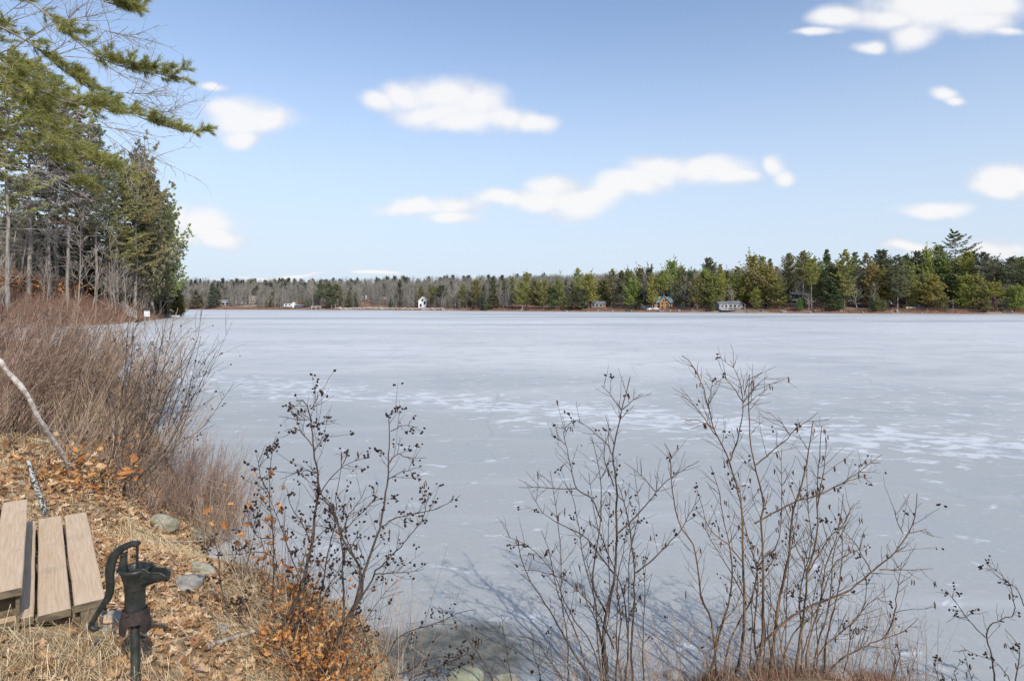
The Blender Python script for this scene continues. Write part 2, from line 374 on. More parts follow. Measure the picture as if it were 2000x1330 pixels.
M_ICE = m_ice()
# ---------------------------------------------------------------- terrain
LAKE = np.array([(60,2),(20,3.5),(8,4.6),(4.3,4.7),(3.3,4.72),(2.95,5.0),(2.2,5.12),(1.6,5.03),(1.25,4.74),(.6,4.68),(.2,4.7),(-.3,4.78),(-.85,4.85),(-1.08,5.3),(-1.4,5.9),(-2.4,6.3),(-3.15,6.7),(-3.55,7.2),(-3.95,8.0),(-4.5,8.9),(-6.6,11.8),(-10.6,17.6),(-19,29),
 (-36,43),(-60,52),(-85,58),(-92,65),(-80,70),(-64,82),(-61.5,90),(-66,109),(-78,138),(-93,171),(-110,185),(-150,200),(-220,260),(-320,380),(-300,440),
 (-226,424),(-150,392),(-72,360),(0,300),(37,277),(109,225),(167,200),(240,150),(300,80),(250,0),(120,-20)], float)
def shore_dist(x, y):
    """signed distance to the lake edge: positive on land"""
    x = np.asarray(x, float); y = np.asarray(y, float); sh = x.shape; x = x.ravel(); y = y.ravel()
    best = np.full(x.shape, 1e9); ins = np.zeros(x.shape, bool)
    for (ax, ay), (bx, by) in zip(LAKE, np.roll(LAKE, -1, 0)):
        dx, dy = bx - ax, by - ay; t = np.clip(((x - ax) * dx + (y - ay) * dy) / (dx * dx + dy * dy), 0, 1)
        best = np.minimum(best, (x - ax - t * dx) ** 2 + (y - ay - t * dy) ** 2)
        c = ((ay > y) != (by > y)); xi = ax + (y - ay) * dx / (dy if dy else 1e-9); ins ^= c & (x < xi)
    d = np.sqrt(best); return np.where(ins, -d, d).reshape(sh)
def sst(x, a, b):
    t = np.clip((x - a) / (b - a), 0, 1); return t * t * (3 - 2 * t)
def fbm(x, y, s=1.0):
    r = 0
    for i, (a, b, c) in enumerate(((1.0, .7, 0), (-.63, 1.1, 2), (1.9, -1.3, 4), (-2.3, -2.1, 1), (3.9, 2.7, 5), (-4.4, 5.1, 3))):
        r = r + np.sin(x * a * s + y * b * s + c) / (1 + i * .7)
    return r / 2.6
def H(x, y, d=None):
    x = np.asarray(x, float); y = np.asarray(y, float)
    if d is None: d = shore_dist(x, y)
    dl = np.maximum(d, 0)
    near = 1.42 * np.tanh(dl * (.40 + .42 * sst(x, -1.3, -1.95)) / 1.42) + .03 * np.maximum(dl - 4, 0)
    near = near + .22 * np.exp(-((x + 2.55) ** 2 + (y - 2.9) ** 2) / .55) + .05 * fbm(x, y, 1.7) * sst(dl, 0, 1) + .025 * fbm(x, y, 6) * sst(dl, .1, .8)
    pen = .30 * np.minimum(dl, 16) + .10 * np.maximum(dl - 16, 0) + .3 * fbm(x, y, .3) * sst(dl, 2, 8)
    far = .35 * np.minimum(dl, 3) + .11 * np.clip(dl - 3, 0, 60) + np.where(x < 30, .075, .03) * np.clip(dl - 63, 0, 190) + .5 * fbm(x, y, .1) * sst(dl, 4, 20)
    wp = sst(y, 56, 64) * (1 - sst(y, 210, 260)) * (1 - sst(x, -50, -20)); wf = sst(y, 210, 260) * 1.0 + sst(x, 60, 120) * (1 - sst(y, 210, 260)) * sst(y, 20, 80)
    wf = np.clip(wf, 0, 1)
    h = near * (1 - wp) * (1 - wf) + pen * wp * (1 - wf) + far * wf
    return np.where(d < 0, np.maximum(-.6, d * .45) - .02, h)
xs = np.unique(np.round(np.concatenate([np.arange(-9, 6, .075), np.arange(-30, 14, .6), np.arange(-130, 60, 3.0), np.arange(-420, 420, 7.), [-3000, -1500, -900, -650, -500, 500, 650, 900, 1500, 3000]]), 3))
ys = np.unique(np.round(np.concatenate([np.arange(-2, 12, .085), np.arange(-10, 40, .7), np.arange(40, 200, 2.5), np.arange(200, 800, 6.), [-3000, -1500, -600, -200, -80, -40, -20, 900, 1100, 1600, 3000]]), 3))
X, Y_ = np.meshgrid(xs, ys)
Dg = shore_dist(X, Y_); Z = H(X, Y_, Dg)
idx = np.arange(X.size).reshape(X.shape)
mb = MB(); mb.add(np.stack([X, Y_, Z], -1).reshape(-1, 3), np.stack([idx[:-1, :-1], idx[:-1, 1:], idx[1:, 1:], idx[1:, :-1]], -1).reshape(-1, 4), 0, True)
tag(mb.build('ground', M_GROUND), kind='structure')
mb = MB(); gx = np.linspace(-330, 310, 40); gy = np.linspace(-25, 445, 40); X2, Y2 = np.meshgrid(gx, gy); i2 = np.arange(X2.size).reshape(X2.shape)
mb.add(np.stack([X2, Y2, X2 * 0], -1).reshape(-1, 3), np.stack([i2[:-1, :-1], i2[:-1, 1:], i2[1:, 1:], i2[1:, :-1]], -1).reshape(-1, 4))
tag(mb.build('lake_ice', M_ICE), 'frozen lake with pale frosted ice, frost patches and dark bare streaks', kind='structure')

def hz(x, y): return float(H(np.array([x]), np.array([y]))[0])
_T = np.linspace(60, 520, 461)
def shoreY(px, start=180):
    """distance at which the sight line of column px meets the far shore"""
    t = np.arange(start, 520, 1.0); d = shore_dist((px - 1000) / F * t, t); k = np.where(d > 0)[0]
    k = [i for i in k if (d[max(i - 1, 0)] <= 0)]; return float(t[k[-1]]) if k else 300.
SY = {}
def far_spot(px, d):
    k = round(px / 10)
    if k not in SY: SY[k] = shoreY(px)
    Y = SY[k] + d; x = (px - 1000) / F * Y; return x, Y, hz(x, Y)

# ---------------------------------------------------------------- tree generators (shared meshes)
def conifer(seed, Ht=20., cb=.2, Rr=4., nb=110, style='pine', blade=(.42, .11), nblade=5, nsub=7, nt=5, lean=0, gap=.0, trunk_r=.25, dead=10, lay=1.0):
    g = np.random.default_rng(seed)
    tz = np.linspace(0, Ht * .98, 9); wob = np.cumsum(g.normal(0, Ht * .004, (9, 2)), 0) + np.linspace(0, 1, 9)[:, None] * np.array([lean, 0]) * Ht
    TP = np.column_stack([wob, tz]); TP[0, :2] = 0
    tr = trunk_r * (1 - np.linspace(0, 1, 9) * .93); tr[0] *= 1.25
    tm = MB(); tubes(tm, TP, tr, 7)
    # branches
    if style == 'pine':
        nw = max(8, nb // 5); z0 = np.repeat(np.linspace(cb * Ht, Ht * .985, nw) + g.normal(0, .12, nw), 5)[:nb]
    else: z0 = g.uniform(cb * Ht, Ht * .985, nb)
    nb = len(z0); t = np.clip((z0 - cb * Ht) / (Ht * (1 - cb)), 0, 1)
    if style == 'pine':
        L = Rr * (.45 + .6 * np.sin(np.pi * np.clip(t * .85 + .12, 0, 1))) * (1 - t ** 4 * .75) * g.uniform(.45, 1.15, nb); elev = np.radians(2 + 38 * t ** 1.5) + g.normal(0, .13, nb) * lay
        keep = g.random(nb) > gap; z0, t, L, elev = z0[keep], t[keep], L[keep], elev[keep]; nb = len(z0)
    elif style == 'spruce':
        L = Rr * (1 - t) ** .85 * g.uniform(.75, 1.12, nb) + .25; elev = np.radians(-6 + 30 * t) + g.normal(0, .1, nb)
    else:
        L = Rr * (np.sin(np.pi * np.clip((1 - t) * .62 + .03, 0, 1)) ** .8) * g.uniform(.65, 1.15, nb) + .2; elev = np.radians(18 + 45 * t) + g.normal(0, .15, nb)
        lob = 1 + .28 * np.sin(z0 * 1.1 + g.uniform(0, 6)); L = L * lob
    azm = g.uniform(0, 2 * np.pi, nb)
    base = np.column_stack([np.interp(z0, tz, TP[:, 0]), np.interp(z0, tz, TP[:, 1]), z0])
    s = np.linspace(0, 1, 5)
    dh = np.column_stack([np.cos(azm), np.sin(azm)])
    curve = {'pine': .16, 'spruce': .12, 'cedar': .25}[style]
    r_ = L[:, None] * s; zz = L[:, None] * (np.tan(elev)[:, None] * s * .8 + curve * s ** 2)
    if style == 'pine': zz = zz - L[:, None] * .10 * np.sin(np.pi * s)
    BP = np.stack([base[:, 0:1] + dh[:, 0:1] * r_, base[:, 1:2] + dh[:, 1:2] * r_, base[:, 2:3] + zz], -1)
    br = (trunk_r * .22 * (L / Rr))[:, None] * (1 - s * .8)[None] + .01
    tubes(tm, BP, br, 3)
    if dead:   # bare dead limbs below the crown
        zd = g.uniform(.12 * Ht, max(cb, .16) * Ht, dead); ad = g.uniform(0, 6.3, dead); Ld = Rr * g.uniform(.25, .6, dead)
        s3 = np.linspace(0, 1, 4); DP = np.stack([np.cos(ad)[:, None] * Ld[:, None] * s3, np.sin(ad)[:, None] * Ld[:, None] * s3, zd[:, None] + Ld[:, None] * (.05 * s3 - .2 * s3 ** 2)], -1)
        DP[:, :, :2] += np.stack([np.interp(zd, tz, TP[:, 0]), np.interp(zd, tz, TP[:, 1])], -1)[:, None, :]
        tubes(tm, DP, np.repeat((.035 * (1 - s3 * .75))[None], dead, 0), 3)
    # sub branches -> tufts
    st = .12 if style != 'pine' else .28
    ss = np.linspace(st, 1, nsub)[None] + g.normal(0, .04, (nb, nsub)); ss = np.clip(ss, 0, 1)
    q = ss * 4; i0 = np.clip(q.astype(int), 0, 3); fr = (q - i0)[..., None]; ar = np.arange(nb)[:, None]
    SB = BP[ar, i0] * (1 - fr) + BP[ar, i0 + 1] * fr
    side = np.where(np.arange(nsub) % 2 == 0, 1, -1)[None] * np.radians(50) + g.normal(0, .2, (nb, nsub)); side[:, -1] *= .1
    sa = azm[:, None] + side; sLn = L[:, None] * (.42 * (1.25 - ss)) * g.uniform(.7, 1.2, (nb, nsub))
    sd = np.stack([np.cos(sa), np.sin(sa), .12 + g.normal(0, .12, sa.shape) * lay - (.25 if style == 'cedar' else 0)], -1)
    tt = (np.arange(nt) + .6) / nt
    TPs = SB[:, :, None] + sd[:, :, None] * (sLn[:, :, None] * tt)[..., None]
    N = nb * nsub * nt; C = TPs.reshape(-1, 3) + g.normal(0, .10, (N, 3)) * (1, 1, .6 * lay if style == 'pine' else 1)
    od = np.repeat(sd.reshape(-1, 3), nt, 0)
    C = np.repeat(C, nblade, 0); od = np.repeat(od, nblade, 0); n = len(C)
    rd = g.normal(0, 1, (n, 3)); rd[:, 2] = rd[:, 2] * (.4 * lay if style == 'pine' else .7) + (.25 if style == 'pine' else .1)
    d = unit(od * .8 + unit(rd)); ln = blade[0] * g.uniform(.6, 1.25, n); w = blade[1] * g.uniform(.7, 1.3, n)
    pr = unit(np.cross(d, g.normal(0, 1, (n, 3))))
    V = np.stack([C - d * ln[:, None] * .35 + pr * w[:, None], C - d * ln[:, None] * .35 - pr * w[:, None] * .6, C + d * ln[:, None] * .65], 1)
    fm = MB(); fm.add(V.reshape(-1, 3), np.arange(n * 3).reshape(-1, 3))
    return tm, fm
def bare_tree(seed, Ht=14., R0=.16, spread=.35, n1=22, n2=6, n3=4, upright=1.0):
    g = np.random.default_rng(seed); K = 5; s = np.linspace(0, 1, 7)
    lean = g.normal(0, .05, 2)
    TP = np.column_stack([lean[0] * Ht * s + np.cumsum(g.normal(0, .012 * Ht, 7)) * .5, lean[1] * Ht * s, Ht * s]); TP[0, :2] = 0
    tm = MB(); tubes(tm, TP, R0 * (1 - s * .9), 6)
    bm = MB()
    def kids(PP, RR, n, lf, ang, lo):
        N = len(PP); out = []
        t = lo + (1 - lo) * g.random((N, n)) ** .9; q = t * (PP.shape[1] - 1); i = np.clip(q.astype(int), 0, PP.shape[1] - 2); f = (q - i)[..., None]; a = np.arange(N)[:, None]
        B = PP[a, i] * (1 - f) + PP[a, i + 1] * f; Tn = unit(PP[a, i + 1] - PP[a, i])
        Lp = np.linalg.norm(PP[:, -1] - PP[:, 0], axis=1)[:, None]
        rv = unit(g.normal(0, 1, (N, n, 3))); rv -= (rv * Tn).sum(-1, keepdims=True) * Tn; rv = unit(rv)
        an = ang * g.uniform(.6, 1.3, (N, n))[..., None]
        d = Tn * np.cos(an) + rv * np.sin(an); L = (Lp * lf * g.uniform(.5, 1.15, (N, n)) * (1.2 - t * .8))[..., None, None]
        sk = np.linspace(0, 1, 4)[None, None, :, None]; up = np.array([0, 0, 1.]) * .22 * upright
        Pn = B[:, :, None] + L * (d[:, :, None] * sk + up * sk ** 2 + g.normal(0, .035, (N, n, 4, 3)) * sk)
        r0 = (np.take_along_axis(RR, i, 1) * .55)[..., None] * np.linspace(1, .3, 4)
        return Pn.reshape(-1, 4, 3), r0.reshape(-1, 4)
    P1, R1 = kids(TP[None], (R0 * (1 - s * .9))[None], n1, spread, .75, .25); tubes(bm, P1, np.maximum(R1, .02), 3)
    P2, R2 = kids(P1, R1, n2, .5, .7, .15); tubes(bm, P2, np.maximum(R2, .014), 3)
    if n3:
        P3, R3 = kids(P2, R2, n3, .5, .7, .1); tubes(bm, P3, np.maximum(R3, .011), 3)
    return tm, bm
class Kind:
    def __init__(s, name, tm, fm, mats, Ht): s.t = tm.mesh(name + '_trunk', mats[0]); s.f = fm.mesh(name + '_crown', mats[1]); s.H = Ht
PINES = [Kind('pine', *conifer(11 + i, 22, cb, R, 125, 'pine', (.55, .15), 4, 7, 5, gap=.12, trunk_r=.27), (M_PBARK, M_NEEDLE), 22) for i, (cb, R) in enumerate(((.38, 4.6), (.24, 4.2), (.5, 4.4), (.12, 4.4)))]
NPINES = [Kind('near_pine', *conifer(211 + i, 22, cb, R, 100, 'pine', (.40, .062), 5, 9, 6, gap=.22, trunk_r=.27, dead=30, lay=.45), (M_PBARK, M_NEEDLE), 22) for i, (cb, R) in enumerate(((.40, 4.6), (.30, 4.4), (.48, 4.4), (.16, 4.4)))]
CEDARS = [Kind('cedar', *conifer(31 + i, 16, cb, R, 170, 'cedar', (.5, .17), 4, 6, 4, trunk_r=.2, dead=6), (M_GREYBARK, M_NEEDLE), 16) for i, (cb, R) in enumerate(((.12, 3.3), (.22, 3.8), (.05, 2.9)))]
SPRUCES = [Kind('spruce', *conifer(51 + i, 16, cb, R, 190, 'spruce', (.5, .15), 4, 6, 4, trunk_r=.2, dead=4), (M_PBARK, M_NEEDLE), 16) for i, (cb, R) in enumerate(((.08, 3.6), (.04, 4.2)))]
GIANT = Kind('giant_pine', *conifer(77, 28, .42, 6.4, 75, 'pine', (.55, .15), 4, 9, 5, gap=.2, lean=.03, trunk_r=.35), (M_PBARK, M_NEEDLE), 28)
BARES = [Kind('bare', *bare_tree(90 + i, 13, .15, sp, n1, 6, 4), (M_GREYBARK, M_TWIG_FAR), 13) for i, (sp, n1) in enumerate(((.36, 24), (.28, 20), (.45, 26)))]
BRIGHT, MIDG, DARKG, GREYG, BLUEG = (.46, .43, .14, 1), (.35, .335, .145, 1), (.215, .22, .115, 1), (.30, .285, .175, 1), (.18, .19, .135, 1)

def plant_tree(kind, name, x, y, z, Ht, wf, col, rz, label, cat, group=None):
    e = empty(name, (x, y, z - .15), rz); s = Ht / kind.H; e.scale = (s * wf, s * wf, s)
    t = link('trunk', kind.t, e); c = link('crown' if 'bare' not in name else 'branches', kind.f, e)
    if 'bare' in name: c['kind'] = 'stuff'
    c.color = col; t.color = col
    tag(e, label, cat, group); return e
# ---------------------------------------------------------------- houses and things on the far shore
M_WHITE = m_noise('white_paint', (.74, .74, .75), (.62, .62, .62), 1.5, bump=0)
M_GREYW = m_noise('grey_siding', (.36, .38, .41), (.28, .30, .33), 1.5, bump=0)
M_TANW = m_noise('tan_siding', (.52, .44, .36), (.42, .35, .28), 1.5, bump=0)
M_LOG = m_noise('log_siding', (.50, .27, .11), (.36, .18, .07), 1.2, bump=0, stretch=(.3, .3, 5))
M_BROWNW = m_noise('brown_siding', (.25, .19, .15), (.17, .13, .10), 1.5, bump=0)
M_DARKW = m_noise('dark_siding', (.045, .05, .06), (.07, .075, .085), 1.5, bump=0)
M_TEAL = m_noise('teal_metal_roof', (.22, .36, .40), (.30, .43, .46), 1, .5, bump=0)
M_SHINGLE = m_noise('grey_shingles', (.22, .23, .25), (.15, .155, .165), 2, bump=0)
M_RUSTROOF = m_noise('rust_roof', (.42, .15, .08), (.30, .10, .06), 1.5, bump=0)
M_GLASS = mat('window_glass', (.02, .025, .03), .12, .6)[0]
M_BLUE = m_noise('blue_tarp', (.07, .11, .20), (.04, .06, .11), 2, bump=0)
M_TARP = m_noise('brown_tarp', (.45, .38, .31), (.33, .28, .23), .8, bump=0)
M_ORANGEP = m_noise('orange_cover', (.58, .22, .08), (.40, .13, .05), 1, bump=0)
M_SAND = m_noise('pale_stones', (.58, .54, .48), (.38, .34, .30), .7, bump=.3)

def house(name, label, px, pyb, pyt, Y, wpx, depth, wall, roof, ridge='x', eave=.6, wins=(), door=None, rz=0, chimney=None, trim=None, stilts=0, porch=0, over=.35):
    x = (px - 1000) / F * Y; zb = CZ - (pyb - HZ) / F * Y; zt = CZ - (pyt - HZ) / F * Y; w = wpx / F * Y; h = zt - zb; he = h * eave; d = depth
    e = empty(name, (x, Y, zb), rz); tag(e, label, 'house')
    m = MB()
    v = [(-w/2, 0, 0), (w/2, 0, 0), (w/2, d, 0), (-w/2, d, 0), (-w/2, 0, he), (w/2, 0, he), (w/2, d, he), (-w/2, d, he)]
    f4 = [[0, 1, 5, 4], [1, 2, 6, 5], [2, 3, 7, 6], [3, 0, 4, 7]]
    m.add(v, f4)
    if ridge == 'x': m.add([(-w/2, 0, he), (-w/2, d, he), (-w/2, d/2, h - .05), (w/2, 0, he), (w/2, d, he), (w/2, d/2, h - .05)], [[0, 1, 2], [3, 5, 4]])
    elif ridge == 'y': m.add([(-w/2, 0, he), (w/2, 0, he), (0, 0, h - .05), (-w/2, d, he), (w/2, d, he), (0, d, h - .05)], [[0, 1, 2], [3, 5, 4]])
    m.build('wall', wall, e)
    r = MB(); o = over; th = .18
    if ridge == 'x':
        for a, b in (((-o), d/2), (d + o, d/2)):
            za = he - (h - he) * o / (d/2); r.add([(-w/2-o, a, za), (w/2+o, a, za), (w/2+o, b, h), (-w/2-o, b, h), (-w/2-o, a, za+th), (w/2+o, a, za+th), (w/2+o, b, h+th), (-w/2-o, b, h+th)], [[0,1,2,3],[4,5,6,7],[0,1,5,4],[2,3,7,6],[0,3,7,4],[1,2,6,5]])
    elif ridge == 'y':
        for sx in (-1, 1):
            a = sx * (w/2 + o); za = he - (h - he) * o / (w/2); r.add([(a, -o, za), (a, d+o, za), (0, d+o, h), (0, -o, h), (a, -o, za+th), (a, d+o, za+th), (0, d+o, h+th), (0, -o, h+th)], [[0,1,2,3],[4,5,6,7],[0,1,5,4],[2,3,7,6],[0,3,7,4],[1,2,6,5]])
    else: box(r, -w/2-o, w/2+o, -o, d+o, he, he + .3)
    ro = r.build('roof', roof, e)
    if chimney: c = MB(); box(c, chimney*w/2-.4, chimney*w/2+.4, d*.5-.4, d*.5+.4, h*.85, h+1.1); c.build('chimney', M_RUSTROOF, ro)
    for (a, b, ww, hh) in wins:   # centre as a share of width and of wall height, size in metres
        fr = MB(); cx, cz = (a - .5) * w, b * he; box(fr, cx-ww/2-.12, cx+ww/2+.12, -.09, .02, cz-hh/2-.12, cz+hh/2+.12)
        fo = fr.build('window', trim or M_WHITE, e); pn = MB(); box(pn, cx-ww/2, cx+ww/2, -.115, -.092, cz-hh/2, cz+hh/2); pn.build('pane', M_GLASS, fo)
    if door: dm = MB(); cx = (door - .5) * w; box(dm, cx-.5, cx+.5, -.12, .02, .05, 2.1); dm.build('door', M_WHITE if wall is not M_WHITE else M_GREYW, e)
    if stilts:
        for k in range(4): sm = MB(); xx = -w/2 + w * k / 3; bar(sm, (xx, .1, 0), (xx, .1, -stilts), .25); sm.build('post', M_GREYW if wall is M_WHITE else M_TANW, e)
    if porch:
        pm = MB(); box(pm, -w/2, w/2, -porch, -.1, -.3, 0); pm.build('deck', M_GREYW, e)
        n = max(3, int(w / 2.0))
        for k in range(n + 1): q = MB(); xx = -w/2 + .1 + (w - .2) * k / n; bar(q, (xx, -porch + .1, 0), (xx, -porch + .1, he * .95), .14); q.build('post', M_SAND, e)
        q = MB(); bar(q, (-w/2, -porch+.1, .95), (w/2, -porch+.1, .95), .09); q.build('railing', M_SAND, e)
    return e
house('lake_house', 'low white-roofed lakeside house with slanting white stair rails, leftmost on far shore', 436, 600, 584, 436, 26, 8, M_GREYW, M_WHITE, 'flat', .8, [(.2, .5, 2, 1.6), (.5, .5, 2, 1.6), (.8, .5, 2, 1.6)], stilts=2)
house('box_house', 'white two storey box house with flat white roof standing on posts', 470, 594, 577, 438, 21, 8, M_WHITE, M_WHITE, 'flat', .95, [(.75, .68, 1.7, 1.6), (.25, .68, 1.4, 1.5)], stilts=3)
h = house('gabled_house', 'tan gabled house with long white steps running down to the ice', 493, 593, 578, 436, 14, 8, M_TANW, M_TANW, 'y', .55, [(.3, .6, 1, 1.4), (.7, .6, 1, 1.4)], stilts=2.5, trim=M_WHITE)
m = MB(); box(m, 2.6, 8, .5, 6, 0, 3.4); m.build('wing', M_TANW, h); m = MB(); bar(m, (4, -1, 1.5), (9, -9, -3.2), .35, .5); m.build('stair', M_WHITE, h)
house('tall_gabled_house', 'steep grey gabled house with white trimmed gable above the far shore', 586, 592, 566, 462, 13, 9, M_GREYW, M_WHITE, 'y', .62, [(.35, .75, 1.2, 1.5), (.68, .75, 1.2, 1.5), (.5, .3, 1.6, 1.5)], over=.6)
house('old_gabled_house', 'weathered grey gable house half hidden by saplings, left of the steep gabled one', 560, 594, 571, 458, 16, 9, M_GREYW, M_SHINGLE, 'y', .5, [(.4, .5, 1.2, 1.4), (.7, .5, 1.2, 1.4)])
house('brown_house', 'brown wooden house behind the clump of dark pines on the far shore', 640, 597, 583, 432, 44, 8, M_BROWNW, M_TANW, 'x', .62, [(a, .5, 1.5, 1.4) for a in (.1, .25, .4, .6, .75, .9)])
h = house('long_grey_house', 'long pale grey house with two gables among bare trees', 735, 592, 575, 432, 44, 9, M_GREYW, M_SHINGLE, 'x', .6, [(a, .55, 1.4, 1.5) for a in (.08, .2, .35, .65, .8, .93)], trim=M_WHITE)
for xx in (-3.2, 5.2):
    m = MB(); m.add([(xx-2.6, -1, 0), (xx+2.6, -1, 0), (xx+2.6, -1, 4), (xx, -1, 6.6), (xx-2.6, -1, 4), (xx-2.6, 3, 0), (xx+2.6, 3, 0), (xx+2.6, 3, 4), (xx, 3, 6.6), (xx-2.6, 3, 4)], [[0,1,2,2],[5,6,7,7]][:0] or [[0,1,6,5],[1,2,7,6],[2,3,8,7],[3,4,9,8],[4,0,5,9],[0,1,2,4]]); m.add([(xx-2.6,-1,4),(xx+2.6,-1,4),(xx,-1,6.6)], [[0,1,2]]); g_ = m.build('gable', M_WHITE if xx > 0 else M_GREYW, h)
    q = MB(); box(q, xx-.6, xx+.6, -1.1, -1.02, 2, 3.6); q.build('window', M_GLASS, g_)
house('garden_shed', 'tiny bright white shed left of the long grey house', 711, 585, 578, 425, 9, 4, M_WHITE, M_WHITE, 'x', .6, [(.5, .5, 1, .8)], over=.15)
house('white_gabled_house', 'small white gabled house with two dark windows close to the ice', 825, 601, 580, 352, 16, 7, M_WHITE, M_WHITE, 'y', .62, [(.5, 1.12, .9, 1.3), (.78, .7, 1.0, 1.6), (.3, .35, 1.0, 1.4)], trim=M_GREYW, over=.25)
house('brown_cabin', 'low brown cabin with grey roof and brick red end, right of centre', 1169, 601, 585, 286, 28, 8, M_BROWNW, M_SHINGLE, 'x', .52, [(.15, .5, 1.2, 1), (.4, .5, 1.2, 1), (.65, .5, 1.2, 1)], chimney=.8)
lh = house('log_house', 'orange log house with teal metal roof, dormer and many windows', 1296, 603, 580, 268, 36, 9, M_LOG, M_TEAL, 'x', .56, [(.07, .75, .75, 1), (.19, .75, .75, 1), (.31, .75, .75, 1), (.72, .75, .8, 1), (.88, .75, .8, 1), (.18, .22, .75, .8), (.88, .22, .75, .8)])
w_, h_ = 36 / F * 268, 23 / F * 268
m = MB(); v = [(-1.9+.0, -1.3, 0), (2.1, -1.3, 0), (2.1, -1.3, 3.0), (.1, -1.3, 5.2), (-1.9, -1.3, 3.0)]; v += [(a, 4.0, c) for a, b, c in v]
m.add(v, [[0,1,6,5],[1,2,7,6],[2,3,8,7],[3,4,9,8],[4,0,5,9],[0,1,2,4]]); m.add(v[2:5], [[0,1,2]]); dg = m.build('gable', M_LOG, lh)
for s in (-1, 1): m = MB(); m.add([(.1+s*2.6, -1.8, 2.45), (.1, -1.8, 5.3), (.1, 4, 5.3), (.1+s*2.6, 4, 2.45), (.1+s*2.6, -1.8, 2.6), (.1, -1.8, 5.5), (.1, 4, 5.5), (.1+s*2.6, 4, 2.6)], [[0,1,2,3],[4,5,6,7],[0,1,5,4]]); m.build('gable_roof', M_TEAL, lh)
for a, c in ((-.9, 2.3), (.1, 2.3), (1.1, 2.3), (-.35, 3.6), (.6, 3.6), (1.1, .8), (-.9, .8)): m = MB(); box(m, a-.3, a+.3, -1.4, -1.32, c-.42, c+.42); m.build('window', M_GLASS, dg)
house('porch_cottage', 'low white cottage with posted porch under bright green trees', 1428, 604.5, 588.5, 246, 46, 8, M_GREYW, M_SHINGLE, 'x', .72, [(a, .55, 1.1, 1.2) for a in (.12, .3, .48, .66, .84)], porch=2.5)
house('large_house', 'large white-windowed house up the slope with a long diagonal stair', 1567, 588, 568, 258, 42, 9, M_GREYW, M_SHINGLE, 'x', .62, [(a, .6, 1.1, 1.5) for a in (.06, .19, .32, .45, .58, .71, .84, .95)], porch=2.2, stilts=2)
house('dark_house', 'nearly black house left of the large white-windowed house', 1520, 597, 579, 250, 26, 7, M_DARKW, M_DARKW, 'x', .7, [(.3, .5, 1.3, 1), (.7, .5, 1.3, 1)], trim=M_DARKW)
house('white_shed', 'bright white shed between two pine trunks at right', 1743, 595, 583, 236, 14, 4, M_WHITE, M_WHITE, 'flat', .9, [(.5, .5, .35, 1)], over=.05)
house('red_roofed_house', 'house with rust red roof high in the trees at right', 1852, 584, 571, 236, 22, 7, M_BROWNW, M_RUSTROOF, 'x', .35, [(.5, .5, 1.2, .6)], over=.5)

# stairs to the big house
m0 = empty('wooden_stair', (0, 0, 0)); tag(m0, 'long weathered stair climbing diagonally below the large hillside house', 'stair')
a, b = at(1548, 609, 232), at(1562, 588, 252)
for s in (-.5, .5): m = MB(); bar(m, a + (s, 0, 0), b + (s, 0, 0), .14, .35); m.build('stringer', M_GREYW, m0)
for k in range(14): m = MB(); c = a + (b - a) * (k + .5) / 14; box(m, c[0]-.5, c[0]+.5, c[1]-.14, c[1]+.14, c[2], c[2]+.06); m.build('step', M_GREYW, m0)
# small things along the shore
def hull(mb, L, B, Hh, M=None):
    s = np.linspace(-1, 1, 11); V = []
    for t in s:
        b_ = B/2 * (1 - abs(t) ** 3 * (.95 if t > 0 else .3)); k = .25 * Hh * max(t, 0) ** 2
        V.append([(t*L/2, -b_, Hh + k), (t*L/2, -b_*.75, Hh*.35), (t*L/2, 0, k * .5), (t*L/2, b_*.75, Hh*.35), (t*L/2, b_, Hh + k)])
    V = np.array(V); i = np.arange(V.shape[0] * 5).reshape(-1, 5)
    mb.add(V.reshape(-1, 3), np.stack([i[:-1, :-1], i[1:, :-1], i[1:, 1:], i[:-1, 1:]], -1).reshape(-1, 4), 0, True)
def on(px, d): x, y, z = far_spot(px, d); return np.array([x, y, z])
p = on(1782, 6); e = empty('rowing_boat', p, .1); tag(e, 'small white rowing boat pulled up on the right-hand bank', 'boat'); m = MB(); hull(m, 4.3, 1.4, .8); m.build('hull', M_WHITE, e)
for s in (-1, .6): m = MB(); box(m, s-.15, s+.15, -.55, .55, .5, .56); m.build('seat', M_TANW, e)
p = on(1805, 7); m = MB(); hull(m, 5.5, 2, 1.4); tag(m.build('covered_boat', M_BLUE, None, p + (0, 0, .1)), 'boat shrouded in a blue tarpaulin beside the white rowing boat', 'boat')
p = on(588, 6); e = empty('pontoon_boat', p, 0); tag(e, 'dark blue pontoon boat parked at the foot of the steep gabled house', 'boat')
m = MB(); box(m, -4, 4, -1.2, 1.2, .5, 1.5); m.build('hull', M_BLUE, e); m = MB(); box(m, -2.5, 3.2, -1.1, 1.1, 2.6, 2.8); m.build('canopy', M_DARKW, e)
for s in (-2.3, 3): m = MB(); bar(m, (s, -1, 1.5), (s, -1, 2.6), .12); m.build('post', M_WHITE, e)
p = on(564, 6); e = empty('camper', p, 0); tag(e, 'white camper trailer left of the dark blue pontoon boat', 'trailer'); m = MB(); box(m, -2.8, 2.4, -1.1, 1.1, .6, 2.6); m.build('body', M_WHITE, e)
for s in (-1.4, .9): m = MB(); box(m, s-.6, s+.6, -1.14, -1.101, 1.5, 2.2); m.build('window', M_GLASS, e)
for s in (-.6, .3): m = MB(); lathe(m, [(.001, 0), (.35, 0), (.35, .2), (.001, .2)], 12); o = m.build('wheel', M_DARKW, e, (s, -.9, .35)); o.rotation_euler = (math.pi/2, 0, 0)
